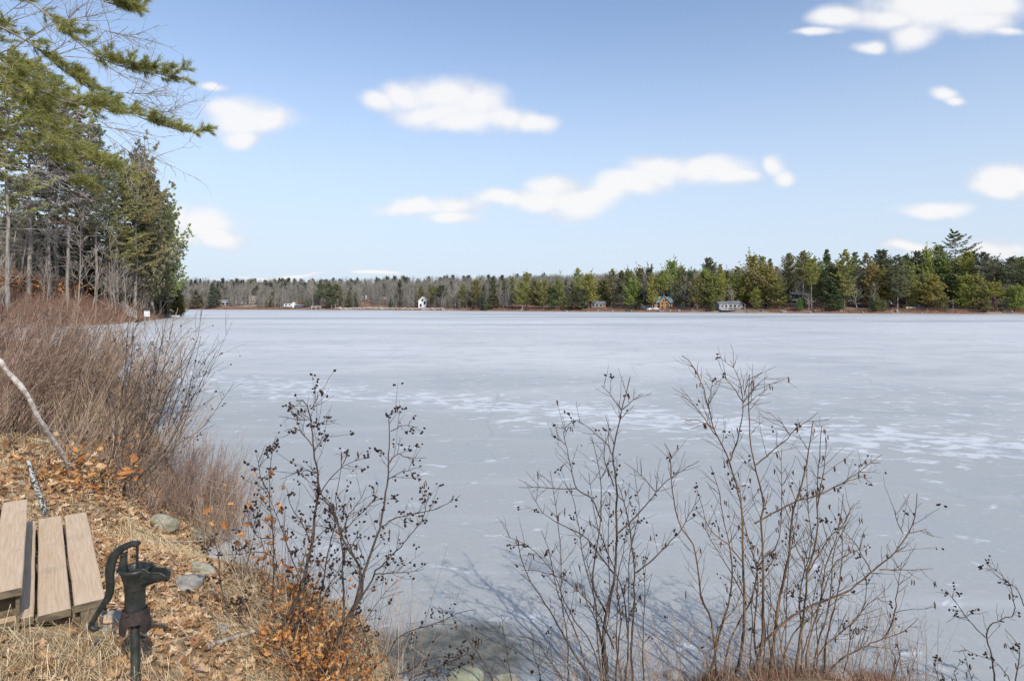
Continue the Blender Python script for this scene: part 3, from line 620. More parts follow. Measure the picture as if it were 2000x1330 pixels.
p = on(574, 6); m = MB(); box(m, -.9, .9, -.9, .9, 0, 3.0); m.add([(-1, -1, 3), (1, -1, 3), (1, 1, 3), (-1, 1, 3), (0, 0, 3.7)], [[0,1,4],[1,2,4],[2,3,4],[3,0,4]]); tag(m.build('outhouse', M_WHITE, None, p), 'narrow white upright booth just right of the camper trailer', 'shed')
p = on(618, 1); e = empty('swim_raft', p, 0); tag(e, 'white dock section on legs stored at the edge of the ice', 'dock'); m = MB(); box(m, -3, 3, -1, 1, 1.5, 1.75); m.build('deck', M_WHITE, e)
for s in (-2.6, 0, 2.6): m = MB(); bar(m, (s, -.8, -.4), (s, -.8, 1.5), .2); m.build('leg', M_WHITE, e)
g = np.random.default_rng(5)
def heap(name, px, d, L, B, h, mt, label, cat):
    p = on(px, d); m = MB(); n = 14; V = []
    for i in range(n + 1):
        for j in range(n + 1):
            a_, b_ = i / n * 2 - 1, j / n * 2 - 1; k = max(0, 1 - (a_*a_ + b_*b_)); V.append((a_*L/2, b_*B/2, h * k ** .6 * (1 + .25 * math.sin(a_*7 + b_*3)) - .2))
    i = np.arange((n+1)**2).reshape(n+1, n+1); m.add(V, np.stack([i[:-1,:-1], i[1:,:-1], i[1:,1:], i[:-1,1:]], -1).reshape(-1, 4), 0, True)
    tag(m.build(name, mt, None, p), label, cat)
heap('tarp_heap', 1262, 7, 8, 4, 2.0, M_TARP, 'brown tarpaulin heap left of the log house with teal roof', 'tarp')
heap('pale_tarp', 1278, 4, 7, 2, .8, M_WHITE, 'low whitish tarpaulin stretched in front of the log house', 'tarp')
heap('orange_leaf_bush', 1652, 16, 1.6, 1.4, 3.4, M_ORANGEP, 'bright orange leafy clump hanging beside a tall pine trunk', 'bush')
# pale stone revetment along the middle far shore
x0, y0, _ = on(655, 0); x1, y1, _ = on(870, 0)
wl0 = empty('stone_revetment', (0, 0, 0)); tag(wl0, 'low pale stone bank running along the ice below the grey house', 'wall')
for k in range(110):
    px = 655 + 215 * (k + g.uniform(-.3, .3)) / 110; q = on(px, g.uniform(1.5, 2.6)); r = g.uniform(.35, .75)
    m = MB(); v = unit(np.array([[sx, sy, sz] for sx in (-1, 1) for sy in (-1, 1) for sz in (-1, 1)]) + g.normal(0, .25, (8, 3))) * (r * 1.6, r, r * .8)
    m.add(v + (q[0], q[1], q[2] + .25), [[0,1,3,2],[4,6,7,5],[0,4,5,1],[2,3,7,6],[0,2,6,4],[1,5,7,3]]); m.build('stone', M_SAND, wl0)

# ---------------------------------------------------------------- trees of the far shore
LMK = [(436, 'low white-roofed lakeside house'), (494, 'tan gabled house'), (586, 'steep grey gabled house'), (735, 'long grey house'), (825, 'small white gabled house'),
       (1169, 'brown cabin'), (1296, 'orange log house'), (1428, 'white porch cottage'), (1567, 'large white-windowed house'), (1743, 'bright white shed'), (1852, 'rust red roof')]
ORD = ['nearest', 'second', 'third', 'fourth', 'fifth', 'sixth', 'seventh', 'eighth', 'ninth', 'tenth', 'eleventh', 'twelfth', 'thirteenth', 'fourteenth', 'fifteenth', 'sixteenth', 'seventeenth', 'eighteenth']
# (px, top py, width px, kind, colour, row distance, form)
B_, M_, D_, G_, U_ = BRIGHT, MIDG, DARKG, GREYG, BLUEG
T = [(780,546,22,'s',U_,14),(823,561,14,'c',M_,10),(845,563,14,'c',M_,9),(862,557,26,'p2',D_,8),(905,561,16,'c',M_,6),(930,551,20,'c',M_,8),(945,556,16,'s',U_,5),(962,540,20,'p1',D_,12),(965,560,24,'s',D_,4),
 (981,538,20,'p0',D_,13),(1000,541,22,'p1',M_,12),(1028,533,26,'p1',B_,10),(1020,556,24,'c',B_,4),(1045,552,24,'c',M_,6),(1062,554,26,'c',B_,4),(1092,551,26,'c',M_,5),(1078,560,20,'c',D_,3),
 (1130,524,26,'p1',B_,9),(1150,541,28,'c',B_,6),(1120,560,20,'s',D_,3),(1138,565,24,'p3',G_,3),
 (1177,550,30,'c',M_,16),(1194,526,30,'p1',M_,14),(1213,529,20,'p0',D_,17),(1229,530,24,'c',M_,12),(1250,530,24,'c',M_,15),(1237,552,30,'c',B_,6),(1269,529,24,'c',D_,14),(1265,545,32,'s',U_,9),
 (1298,528,30,'p2',B_,4),(1312,517,26,'c',B_,32),(1288,540,30,'c',M_,30),(1275,545,20,'c',B_,3),(1331,525,24,'c',M_,14),(1349,536,24,'c',D_,15),(1385,504,30,'p2',D_,18),(1378,531,32,'c',B_,7),(1362,548,24,'c',M_,4),(1392,545,28,'c',M_,5),(1408,517,28,'p3',B_,9),
 (1438,521,32,'p3',B_,13),(1422,548,30,'c',M_,24),(1452,545,30,'c',B_,24),(1410,535,24,'p2',B_,5),(1470,508,30,'c',B_,14),(1490,501,26,'p2',M_,18),(1505,505,26,'s',G_,20),(1500,528,34,'c',B_,12),(1478,560,26,'p3',B_,6),(1520,548,34,'c',B_,7),
 (1543,496,30,'p0',M_,14),(1566,491,34,'p2',M_,8),(1585,505,30,'p2',B_,4),(1598,520,30,'c',M_,12),(1616,487,34,'s',D_,15),(1627,530,42,'c',D_,7),(1632,560,44,'s',D_,3),(1648,489,42,'p1',B_,5),
 (1672,494,36,'p3',G_,14),(1695,495,36,'p1',M_,16),(1705,520,30,'c',B_,10),(1722,488,38,'p2',D_,18),(1735,535,36,'c',B_,12),(1752,499,46,'p1',G_,5),(1770,500,36,'p0',D_,17),(1792,491,26,'p2',D_,20),(1812,491,28,'c',B_,16),
 (1775,525,40,'c',B_,12),(1785,555,20,'c',B_,8),(1823,547,44,'c',B_,6),(1836,480,34,'p2',M_,18),(1868,453,64,'G',D_,20),(1850,510,42,'c',M_,15),(1800,540,30,'s',D_,13),
 (1886,492,34,'p2',B_,14),(1902,491,26,'p0',D_,18),(1870,540,40,'c',D_,12),(1884,541,34,'c',B_,7),(1908,540,34,'c',B_,6),(1925,493,38,'p2',G_,10),(1945,520,34,'p2',G_,15),(1940,556,36,'c',B_,5),(1972,502,38,'p2',G_,9),
 (1985,560,34,'c',B_,4),(1998,503,36,'p0',M_,12),(1955,570,26,'c',D_,10),(2020,500,40,'p1',M_,8),(2050,495,44,'c',M_,10),
 (415,552,20,'s',U_,4),(425,548,14,'s',U_,9),(383,566,26,'s',G_,3),(640,552,24,'p0',G_,4),(655,555,26,'p0',G_,4),(625,553,24,'p0',G_,5),(648,560,24,'p1',G_,2),(685,556,8,'s',U_,12)]
def kindof(k, i):
    if k == 'G': return GIANT, 'giant_pine', 'spreading open-crowned giant pine'
    if k[0] == 'p': return PINES[int(k[1])], 'white_pine', 'tall layered white pine'
    if k == 's': return SPRUCES[i % 2], 'spruce_tree', 'pointed dark spruce'
    return CEDARS[i % 3], 'cedar_tree', 'rounded dense cedar'
g = np.random.default_rng(17); uses = {}
CN = {id(B_): 'yellow-green', id(M_): 'mid green', id(D_): 'dark green', id(G_): 'grey-green', id(U_): 'blue-green'}
for i, (px, pt, wp, k, col, d) in enumerate(sorted(T)):
    K, nm, look = kindof(k, i); x, y, z = far_spot(px, d); Ht = CZ - (pt - HZ) / F * y - z
    wd = wp / F * y; base = {'G': 12.8, 'p': 8.6, 's': 7.2, 'c': 6.4}[k[0]] * Ht / K.H; wf = float(np.clip(wd / base * 1.12, .5, 1.8))
    lx, ln = min(LMK, key=lambda q: abs(q[0] - px)); side = 'right' if px > lx else 'left'
    key = (CN[id(col)], look, side, ln); uses[key] = uses.get(key, []) + [(abs(px - lx), plant_tree(K, nm, x, y, z, Ht, wf, tuple(c * g.uniform(.88, 1.12) for c in col[:3]) + (1,), g.uniform(0, 6.28), '', 'tree', 'trees of the far shore'))]
for (cn, look, side, ln), L in uses.items():
    for r, (_, e) in enumerate(sorted(L, key=lambda q: q[0])):
        e['label'] = f"{cn} {look}, {ORD[r] + ' to the ' if len(L) > 1 else 'to the '}{side} of the {ln}"
# bare trees in front
TB = [(1335,546,34,8),(1350,552,26,6),(1675,553,36,6),(1706,556,26,5),(1432,560,20,5),(1256,545,26,7),(1610,575,18,5),(1862,578,22,6),(1955,585,24,4),(1580,575,24,4),(975,552,16,7),(1010,556,18,6),(1165,540,24,15),
 (552,574,10,3),(522,570,12,3),(515,577,10,2),(537,575,12,2),(612,548,14,3),(768,568,6,3),(867,575,8,3),(489,568,8,3),(890,560,24,6),(880,562,22,10),(700,565,14,8)]
TB.sort()
for i, (px, pt, wp, d) in enumerate(TB):
    x, y, z = far_spot(px, d); Ht = CZ - (pt - HZ) / F * y - z; K = BARES[i % 3]
    lx, ln = min(LMK, key=lambda q: abs(q[0] - px)); same = sorted(abs(q[0] - lx) for q in TB if min(LMK, key=lambda r: abs(r[0] - q[0]))[0] == lx and (q[0] > lx) == (px > lx)); r = same.index(abs(px - lx))
    plant_tree(K, 'bare_tree', x, y, z, Ht, float(np.clip((wp / F * y) / (8 * Ht / K.H) * 1.2, .5, 1.9)), (.3, .3, .3, 1), g.uniform(0, 6.28), f"leafless pale grey tree, {ORD[r] + ' one ' if len(same) > 1 else ''}to the {'right' if px > lx else 'left'} of the {ln}", 'tree', 'bare trees of the far shore')
# rear rows: nothing in the photograph tells these apart
for i in range(150):
    px = g.uniform(930, 2080); d = g.uniform(20, 75); x, y, z = far_spot(px, d)
    if g.random() < .3:
        plant_tree(BARES[i % 3], 'bare_tree', x, y, z, g.uniform(11, 15), 1, (.3, .3, .3, 1), g.uniform(0, 6), 'leafless tree among the rear rows of the right-hand woods', 'tree', 'bare trees in the rear rows of the woods')
    else:
        k = ['p0', 'p1', 'p3', 'c', 'c', 's'][i % 6]; K, nm, look = kindof(k, i); top = np.interp(px, [930, 1100, 1300, 1400, 1550, 2080], [549, 546, 536, 524, 510, 510]) + g.uniform(0, 14)
        Ht = max(7, CZ - (top - HZ) / F * y - z); plant_tree(K, nm, x, y, z, Ht, 1.1, tuple(c * g.uniform(.8, 1.1) for c in [M_, D_, G_][i % 3][:3]) + (1,), g.uniform(0, 6), 'evergreen standing among the rear rows of the right-hand woods', 'tree', 'evergreens in the rear rows of the woods')

# the far leafless wood, one mass, with evergreens along its ridge
def mass(name, pts, maker, mt, label):
    m = MB()
    for P_ in pts: maker(m, *P_)
    o = m.build(name, mt); tag(o, label, 'wood', kind='stuff'); return o
tpl = []
for i in range(6):
    q = MB(); g = np.random.default_rng(300 + i); tubes(q, np.array([(0, 0, 0), (g.normal(0, .3), 0, 6), (g.normal(0, .5), 0, 11.5)]), np.array([.17, .12, .03]), 3)
    nb_ = 130; hgt = g.uniform(3.0, 12.5, nb_); rr = 2.9 * np.sin(np.clip((hgt - 2) / 12.5, 0, 1) * math.pi) ** .7 * g.random(nb_) ** .6; a = g.uniform(0, 6.28, nb_)
    tip = np.column_stack([rr * np.cos(a), rr * np.sin(a), hgt]); ln_ = g.uniform(1.2, 3.4, nb_)[:, None]; d_ = unit(np.column_stack([np.cos(a) * .5, np.sin(a) * .5, np.ones(nb_)]) + g.normal(0, .3, (nb_, 3))); b_ = tip - d_ * ln_
    pr = unit(np.cross(d_, g.normal(0, 1, (nb_, 3)))) * g.uniform(.03, .075, nb_)[:, None]; fr_ = np.stack([b_ - pr * .6, b_ + pr * .6, tip + pr * .5, tip - pr * .5], 1)
    q.add(fr_.reshape(-1, 3), np.arange(nb_ * 4).reshape(-1, 4)); off = len(q.v[0])
    tpl.append((np.concatenate(q.v), np.concatenate(q.f)))
m = MB(); g = np.random.default_rng(8)
M_WOODS = m_island('leafless_wood', [(0, (.11, .10, .08)), (.4, (.19, .175, .145)), (.85, (.27, .25, .22)), (1, (.42, .40, .37))])
n = 5200; N_ = 0
while N_ < n:
    px = g.uniform(300, 1500) if g.random() < .8 else g.uniform(1500, 2100); d = (g.uniform(3, 260) if g.random() < .75 else g.uniform(3, 40)) if px < 1000 else g.uniform(25, 130)
    if g.random() < .5 and d > 140: continue
    x, y, z = far_spot(px, d)
    if y > 700 or (px < 1000 and d > 25 and g.random() < .12): continue
    # keep the houses clear
    if any(abs(px - a) < b and d < dd for a, b, dd in ((436, 14, 24), (480, 24, 24), (586, 8, 30), (735, 20, 22), (825, 11, 16), (640, 24, 12), (711, 6, 45))) and g.random() < .93: continue
    v, f = tpl[N_ % 6]; a = g.uniform(0, 6.28); s = g.uniform(.75, 1.15) * (1 if d > 25 else g.uniform(.45, .95)); c_, s_ = math.cos(a), math.sin(a)
    R_ = np.array([[c_, -s_, 0], [s_, c_, 0], [0, 0, 1]]) * s
    m.add(v @ R_.T + (x, y, z - .3), f); N_ += 1
tag(m.build('leafless_wood', M_WOODS), 'grey-brown leafless wood covering the far hillside', 'wood', kind='stuff')
# evergreens dotting the ridge and hillside
g = np.random.default_rng(9)
for i in range(250):
    px = g.uniform(350, 1130) if i % 4 else g.uniform(370, 620); ridge = g.random() < .62
    d = g.uniform(215, 262) if ridge else g.uniform(30, 200); x, y, z = far_spot(px, d)
    k = ['p0', 'p2', 'c', 's'][i % 4]; K, nm, look = kindof(k, i)
    plant_tree(K, nm, x, y, z, g.uniform(8, 13), 1.0, tuple(c * g.uniform(.9, 1.15) for c in (.115, .13, .085)) + (1,), g.uniform(0, 6), 'small dark evergreen on the distant ridge above the leafless wood' if ridge else 'lone dark evergreen scattered on the leafless far hillside', 'tree', 'evergreens on the distant ridge' if ridge else 'evergreens scattered on the far hillside')
for i in range(26):
    px = g.uniform(362, 775)
    if any(abs(px - a) < b for a, b in ((436, 15), (480, 24), (572, 14), (586, 10), (735, 22), (618, 8))): continue
    x, y, z = far_spot(px, g.uniform(3, 20)); K, nm, look = kindof('sc'[i % 2], i)
    plant_tree(K, nm, x, y, z, g.uniform(5, 11), 1.1, tuple(c * g.uniform(.85, 1.1) for c in G_[:3]) + (1,), g.uniform(0, 6), 'small grey-green evergreen near the ice on the far left shore', 'tree', 'small evergreens along the far left shore')
for i in range(44):
    px = g.uniform(900, 2060)
    if any(abs(px - a) < b for a, b in ((1169, 16), (1296, 22), (1428, 25), (1740, 12), (1782, 14), (1805, 14))): continue
    x, y, z = far_spot(px, g.uniform(1, 5)); K, nm, look = kindof('c', i)
    plant_tree(K, 'evergreen_bush', x, y, z, g.uniform(1.5, 5), 1.3, tuple(c * g.uniform(.7, 1.1) for c in [M_, D_, G_][i % 3][:3]) + (1,), g.uniform(0, 6), 'low evergreen bush at the foot of the right-hand woods beside the ice', 'bush', 'low evergreen bushes fringing the right-hand shore')
BM = []
for k in range(4):
    q = MB(); v = unit(np.array([[sx, sy, sz] for sx in (-1, 1) for sy in (-1, 1) for sz in (-1, 1)]) + g.normal(0, .3, (8, 3))) * (1, .8, .7); q.add(v, [[0,1,3,2],[4,6,7,5],[0,4,5,1],[2,3,7,6],[0,2,6,4],[1,5,7,3]]); BM.append(q.mesh('boulder', M_STONE))
for i in range(60):
    x, y, z = far_spot(g.uniform(880, 2060), g.uniform(.2, 2.5)); o = link('boulder', BM[i % 4], None, (x, y, z + .1), g.uniform(0, 6)); s_ = g.uniform(.25, .8); o.scale = (s_ * 1.6, s_, s_)
    tag(o, 'grey boulder lying at the water line of the right-hand shore', 'boulder', 'boulders along the right-hand shore')
# russet brush at the water line of the far shore
def brush(mt, spots, label, name='shore_brush'):
    """spots: arrays x,y,z,height,width"""
    x, y, z, h, w = spots; n = len(x); g = np.random.default_rng(len(x))
    ax = np.column_stack([g.normal(.05, .35, n), g.normal(0, .35, n), np.ones(n)]) * h[:, None]
    p0 = np.column_stack([x, y, z - .05]); s = np.linspace(0, 1, 4)[None, :, None]
    Pn = p0[:, None] + ax[:, None] * s + g.normal(0, .07, (n, 4, 3)) * s * h[:, None, None]
    m = MB(); tubes(m, Pn, w[:, None] * (1 - np.linspace(0, 1, 4) * .75)[None], 3); return tag(m.build(name, mt), label, 'brush', kind='stuff')
g = np.random.default_rng(3); n = 9000; px = g.uniform(340, 2080, n); 
tab = np.arange(330, 2100, 10); tY = np.array([shoreY(p) for p in tab]); d = g.uniform(.4, 5, n) ** 1.0
y = np.interp(px, tab, tY) + d; x = (px - 1000) / F * y; z = H(x, y)
brush(M_BRUSH, (x, y, z, g.uniform(.3, 1.3, n) * (.6 + .8 * np.clip(fbm(x, y, .35) + .5, 0, 1)), np.full(n, .045)), 'russet brush fringing the ice along the far shore')

# ---------------------------------------------------------------- the wooded point at left
g = np.random.default_rng(23)
def pt_at(px, Y): x = (px - 1000) / F * Y; return x, Y, hz(x, Y)
P1 = [ # px, distance, top py, width px, kind, colour
 (57,92,120,70,'p0',G_),(18,84,100,80,'p0',M_),(95,96,170,70,'p0',G_),(112,104,150,60,'p2',M_),(133,98,190,80,'p0',G_),(160,112,215,70,'p0',M_),(187,106,250,70,'p2',G_),(205,120,300,60,'p0',M_),
 (228,112,300,80,'p1',M_),(243,124,318,70,'p0',D_),(262,118,322,90,'p1',M_),(282,128,330,80,'p1',D_),(298,133,345,72,'p1',M_),(312,142,372,64,'p3',D_),(327,150,420,50,'p3',G_),(338,158,470,36,'c',M_),
 (150,140,360,50,'p1',G_),(90,132,340,50,'p1',G_),(20,128,340,50,'p1',G_),(290,156,420,50,'c',G_)]
LP = [(57, 'thick pale grey trunk'), (245, 'lake stairs'), (345, 'tip of the point')]
P1.sort(); uses = {}
for i, (px, Y, pt, wp, k, col) in enumerate(P1):
    K, nm, look = kindof(k, i)
    if k[0] == 'p': K = NPINES[int(k[1])]; x, y, z = pt_at(px, Y); Ht = CZ - (pt - HZ) / F * y - z
    if px == 57: nm = 'grey_trunk_pine'
    base = {'p': 8.6, 'c': 6.4}[k[0]] * Ht / K.H; wf = float(np.clip((wp / F * y) / base * 1.25, .7, 1.7))
    e = plant_tree(K, nm, x, y, z, Ht, wf, tuple(c * g.uniform(.95, 1.2) for c in col[:3]) + (1,), g.uniform(0, 6.28), '', 'tree', 'tall trees of the wooded point')
    if px == 57: e['label'] = 'tall pine with the thickest smooth pale grey trunk, far left'; e.children[0].scale = (1.5, 1.5, 1); e.children[0].data = (lambda me: (me.materials.clear(), me.materials.append(M_GREYBARK), me)[2])(e.children[0].data.copy()); continue
    lx, ln = min(LP, key=lambda q: abs(q[0] - px)); key = (CN[id(col)], look, 'right' if px > lx else 'left', ln); uses[key] = uses.get(key, []) + [(abs(px - lx), e)]
for (cn, look, side, ln), L in uses.items():
    for r, (_, e) in enumerate(sorted(L, key=lambda q: q[0])): e['label'] = f"{cn} {look}, {ORD[r] + ' ' if len(L) > 1 else 'just '}{side} of the {ln}"
for e in [o for o in COL.objects if o.name.startswith('grey_trunk_pine')]: e.scale = (e.scale[0] * 1.1, e.scale[1] * 1.1, e.scale[2])
# leafless saplings and small trees in front of them
M_SAP = m_bark('sapling_twig', (.36, .31, .26), (.22, .185, .155), 1.2); n = 48; q = sorted((g.uniform(-20, 335), g.uniform(0, 1)) for _ in range(n))
SAP = [Kind('sapling', *bare_tree(140 + i, 9, .085, .3, 14, 4, 3), (M_SAP, M_SAP), 9) for i in range(3)]
for i, (px, t) in enumerate(q):
    Y0 = float(np.interp(px, [-20, 60, 180, 270, 320, 345], [72, 84, 92, 110, 139, 172])); Y = Y0 + 3 + t * 16; x, y, z = pt_at(px, Y)
    e = plant_tree(SAP[i % 3], 'bare_sapling', x, y, z, g.uniform(6, 15), g.uniform(.7, 1.3), (.3, .3, .3, 1), g.uniform(0, 6), 'thin leafless grey sapling among the trunks of the wooded point', 'tree', 'leafless saplings on the wooded point')
    e.rotation_euler[1] = g.normal(.1, .09)
for i, px in enumerate(np.arange(-40, 318, 12)):
    Y = float(np.interp(px, [-40, 60, 180, 270, 320], [98, 108, 118, 134, 152])) + g.uniform(0, 14); x, y, z = pt_at(px, Y); K = (SPRUCES + CEDARS)[i % 5]
    plant_tree(K, 'young_evergreen', x, y, z, g.uniform(6, 16), 1.25, tuple(c * g.uniform(.8, 1.15) for c in (GREYG if i % 2 else DARKG)[:3]) + (1,), g.uniform(0, 6), 'dark young evergreen filling the gap behind the tall trunks of the point', 'tree', 'young evergreens behind the trunks of the point')
# small evergreen bushes at the tip
for px, Y, pt, wp, col, lb in ((342, 160, 566, 32, (.15, .15, .03, 1), 'rounded yellow-green evergreen bush at the very tip of the wooded point'), (318, 146, 582, 26, (.09, .115, .03, 1), 'small green evergreen bush right of the white sign board'), (352, 164, 580, 18, (.13, .12, .03, 1), 'little olive evergreen overhanging the ice at the point')):
    x, y, z = pt_at(px, Y); K = CEDARS[2]; Ht = CZ - (pt - HZ) / F * y - z; plant_tree(K, 'evergreen_bush', x, y, max(z, 0), Ht, (wp / F * y) / (5.8 * Ht / 16), col, 1, lb, 'bush')
n = 26000; px = g.uniform(-90, 352, n); Y0 = np.interp(px, [-90, -20, 60, 180, 270, 320, 352], [66, 72, 84, 91, 109.5, 138.5, 172]); y = Y0 + g.random(n) ** 1.3 * 24; x = (px - 1000) / F * y; d_ = shore_dist(x, y); k = d_ > .4
x, y = x[k], y[k]; z = H(x, y)
brush(M_BRUSH, (x, y, z, g.uniform(.5, 2.6, len(x)) * np.clip(d_[k] / 3, .35, 1), np.full(len(x), .022)), 'dense russet undergrowth covering the slope of the wooded point', 'undergrowth')
n = 5000; a = np.array([pt_at(px_, Yp)[:2] for px_, Yp in ((38, 98), (72, 100), (22, 94), (85, 103), (130, 110))]); w = g.integers(0, 5, n); c = a[w] + g.normal(0, 1.8, (n, 2)); z = H(c[:, 0], c[:, 1]) + g.uniform(.3, 4.2, n)
C = np.column_stack([c, z]); V = C[:, None] + g.normal(0, .17, (n, 3, 3)); m = MB(); m.add(V.reshape(-1, 3), np.arange(n * 3).reshape(-1, 3))
tag(m.build('beech_leaves', m_island('pale_orange_leaf', [(0, (.38, .15, .04)), (1, (.62, .30, .12))])), 'orange dead beech leaves glowing behind the thick grey trunk', 'foliage', kind='stuff')
# wooden stairs, sign board and beached raft on the point
e = empty('lake_stairs', (0, 0, 0)); tag(e, 'weathered grey stairs with picket railing coming down to the ice on the point', 'stairs')
a, b = at(232, 600, 113), at(262, 621, 108)
for s in (-.7, .7):
    o_ = np.array([0, s, 0]); m = MB(); bar(m, a + o_, b + o_, .15, .3); m.build('stringer', M_GREYBARK, e); m = MB(); bar(m, a + o_ + (0, 0, 1), b + o_ + (0, 0, 1), .12); m.build('handrail', M_GREYBARK, e)
    for k in range(9): m = MB(); c = a + (b - a) * k / 8 + o_; bar(m, c, c + (0, 0, 1), .09); m.build('baluster', M_GREYBARK, e)
for k in range(9): m = MB(); c = a + (b - a) * (k + .5) / 9; box(m, c[0]-.18, c[0]+.18, c[1]-.7, c[1]+.7, c[2], c[2]+.06); m.build('step', M_WHITE, e)
e = empty('sign_board', at(287, 622, 112)); tag(e, 'white rectangular board on two posts beside the stairs of the wooded point', 'sign')
m = MB(); box(m, -.52, .52, -.03, .03, .35, 1.35); m.build('panel', M_WHITE, e)
for s in (-.4, .4): m = MB(); bar(m, (s, .08, -.6), (s, .08, 1.4), .09); m.build('post', M_GREYBARK, e)
e = empty('beached_raft', (*at(334, 619, 150)[:2], .05)); tag(e, 'snowy white raft frozen into the ice off the tip of the point', 'raft')
m = MB(); box(m, -2.2, 1.6, -1, 1, .1, .45); m.build('deck', M_WHITE, e)
for s in (-1.8, .2, 1.5): m = MB(); bar(m, (s, -1.05, -.1), (s + .2, -1.05, 1.0), .12); m.build('post', M_GREYBARK, e)
# ---------------------------------------------------------------- near bank: overhanging pine
def rnd_side(g, n): return unit(g.normal(0, 1, (n, 3)))
def zpx(scale, ox, oy, pts): return [(ox + a / scale, oy + b / scale) for a, b in pts]
def needles(m, C, D, g, nb=14, ln=.085, w=.0035, spread=.75):
    """tufts of needles at points C growing along D"""
    n = len(C); C = np.repeat(C, nb, 0); D = np.repeat(D, nb, 0); k = len(C)
    d = unit(D + g.normal(0, spread, (k, 3))); L = ln * g.uniform(.7, 1.2, k)[:, None]; p = unit(np.cross(d, g.normal(0, 1, (k, 3)))) * w
    b = C + g.normal(0, .012, (k, 3)); V = np.stack([b - p, b + p, b + d * L], 1); m.add(V.reshape(-1, 3), np.arange(k * 3).reshape(-1, 3))
g = np.random.default_rng(41)
tree = empty('overhanging_pine', (0, 0, 0)); tag(tree, 'large near white pine whose drooping needled boughs hang in from the top left corner', 'tree', None)
gz = hz(-11.5, 9.5)
m = MB(); TP = np.array([(-11.5, 9.5, gz - .3), (-11.4, 9.5, 4), (-11.3, 9.6, 8), (-11.3, 9.6, 12), (-11.2, 9.6, 16)]); tubes(m, smoothline(TP, 12), np.linspace(.42, .08, 12), 12); m.build('trunk', M_PBARK, tree)
# boughs: zoomed pixel paths (scale 4) with start and end distance, radius, needled side
BOUGH = [([(-700,-330),(-200,-130),(200,0),(440,180),(640,360),(880,500),(1120,560),(1340,600)], 9.6, 10.4, .030, 1.0, 1.0),
 ([(-800,-200),(-300,60),(0,210),(240,340),(480,540),(680,680),(800,760),(960,860),(1200,960),(1400,1020),(1540,1040)], 9.6, 10.8, .030, 1.0, .75),
 ([(-800,100),(-300,280),(0,450),(200,600),(400,760),(640,820),(860,880)], 9.4, 9.4, .034, 1.0, 1.0),
 ([(-800,300),(-300,450),(0,580),(200,800),(360,1000),(600,1200),(840,1320)], 9.2, 9.2, .034, 1.0, 1.0),
 ([(-500,-500),(0,-300),(400,-150),(700,-20),(960,60)], 9.8, 10.4, .022, 1.0, 1.0),
 ([(-500,400),(-100,640),(120,760),(300,900),(420,1120),(560,1340),(760,1500)], 9.9, 10.0, .022, .8, .7),
 ([(-600,800),(-100,1000),(160,1160),(420,1240),(560,1300)], 10.5, 10.5, .022, .7, .8)]
for bi, (pts, Ya, Yb, r0, dens, thick) in enumerate(BOUGH):
    n = len(pts); W_ = np.array([at(px, py, Ya + (Yb - Ya) * i / (n - 1)) for i, (px, py) in enumerate(zpx(4, 0, 0, pts))])
    st = np.array([[-11.35, 9.6, W_[0, 2] + 1.2]]); W_ = np.vstack([st, W_]); K = 26; Pm = smoothline(W_, K)
    bm = MB(); tubes(bm, Pm, r0 * (1 - np.linspace(0, 1, K) * .85), 6)
    # parallel leading shoots and side sprays
    ns = int(46 * dens); t = np.sort(g.uniform(.28, 1, ns)); q = t * (K - 1); i0 = np.clip(q.astype(int), 0, K - 2); f = (q - i0)[:, None]
    Bp = Pm[i0] * (1 - f) + Pm[i0 + 1] * f; Tn = unit(Pm[i0 + 1] - Pm[i0])
    side = np.where(np.arange(ns) % 2 == 0, 1, -1)[:, None] * np.array([[.15, 1, .1]]) + g.normal(0, .35, (ns, 3))
    d = unit(Tn * 1.15 + side * .55 + np.array([0, 0, .42])); L = (.75 - .42 * t) * g.uniform(.5, 1.2, ns) * thick * .9 + .10
    sk = np.linspace(0, 1, 6)[None, :, None]; S = Bp[:, None] + L[:, None, None] * (d[:, None] * sk + np.array([0, 0, -.10]) * sk ** 2 + g.normal(0, .03, (ns, 6, 3)) * sk)
    tubes(bm, S, (.0075 * (1 - np.linspace(0, 1, 6) * .6))[None] * np.ones((ns, 1)), 3)
    nn = 5; t2 = g.uniform(.2, 1, (ns, nn)); q2 = t2 * 5; j = np.clip(q2.astype(int), 0, 4); f2 = (q2 - j)[..., None]; a_ = np.arange(ns)[:, None]
    B2 = S[a_, j] * (1 - f2) + S[a_, j + 1] * f2; d2 = unit(unit(S[a_, j + 1] - S[a_, j]) + g.normal(0, .45, (ns, nn, 3)) + np.array([0, 0, .3])); L2 = (L[:, None] * .42 * g.uniform(.5, 1.1, (ns, nn)))[..., None, None]
    S2 = (B2[:, :, None] + L2 * d2[:, :, None] * np.linspace(0, 1, 4)[None, None, :, None]).reshape(-1, 4, 3)
    tubes(bm, S2, np.repeat((.0045 * (1 - np.linspace(0, 1, 4) * .5))[None], len(S2), 0), 3)
    bo = bm.build('bough', M_PBARK, tree)
    # needle tufts on the outer part of every shoot
    u_ = np.array([.35, .6, .8, 1.0]); C = []; Dd = []
    for uu in u_:
        C.append(S2[:, 0] * (1 - uu) + S2[:, -1] * uu); Dd.append(unit(S2[:, -1] - S2[:, 0]))
    for uu in (.3, .5, .7, .85, 1.0): ii = int(round(uu * 5)); C.append(S[:, ii]); Dd.append(unit(S[:, min(ii, 5)] - S[:, ii - 1]))
    C = np.concatenate(C); Dd = np.concatenate(Dd)
    fm = MB(); needles(fm, C, Dd, g, 12, .095, .0042, .55); fm.build('needles', M_NEEDLE_NEAR, bo)
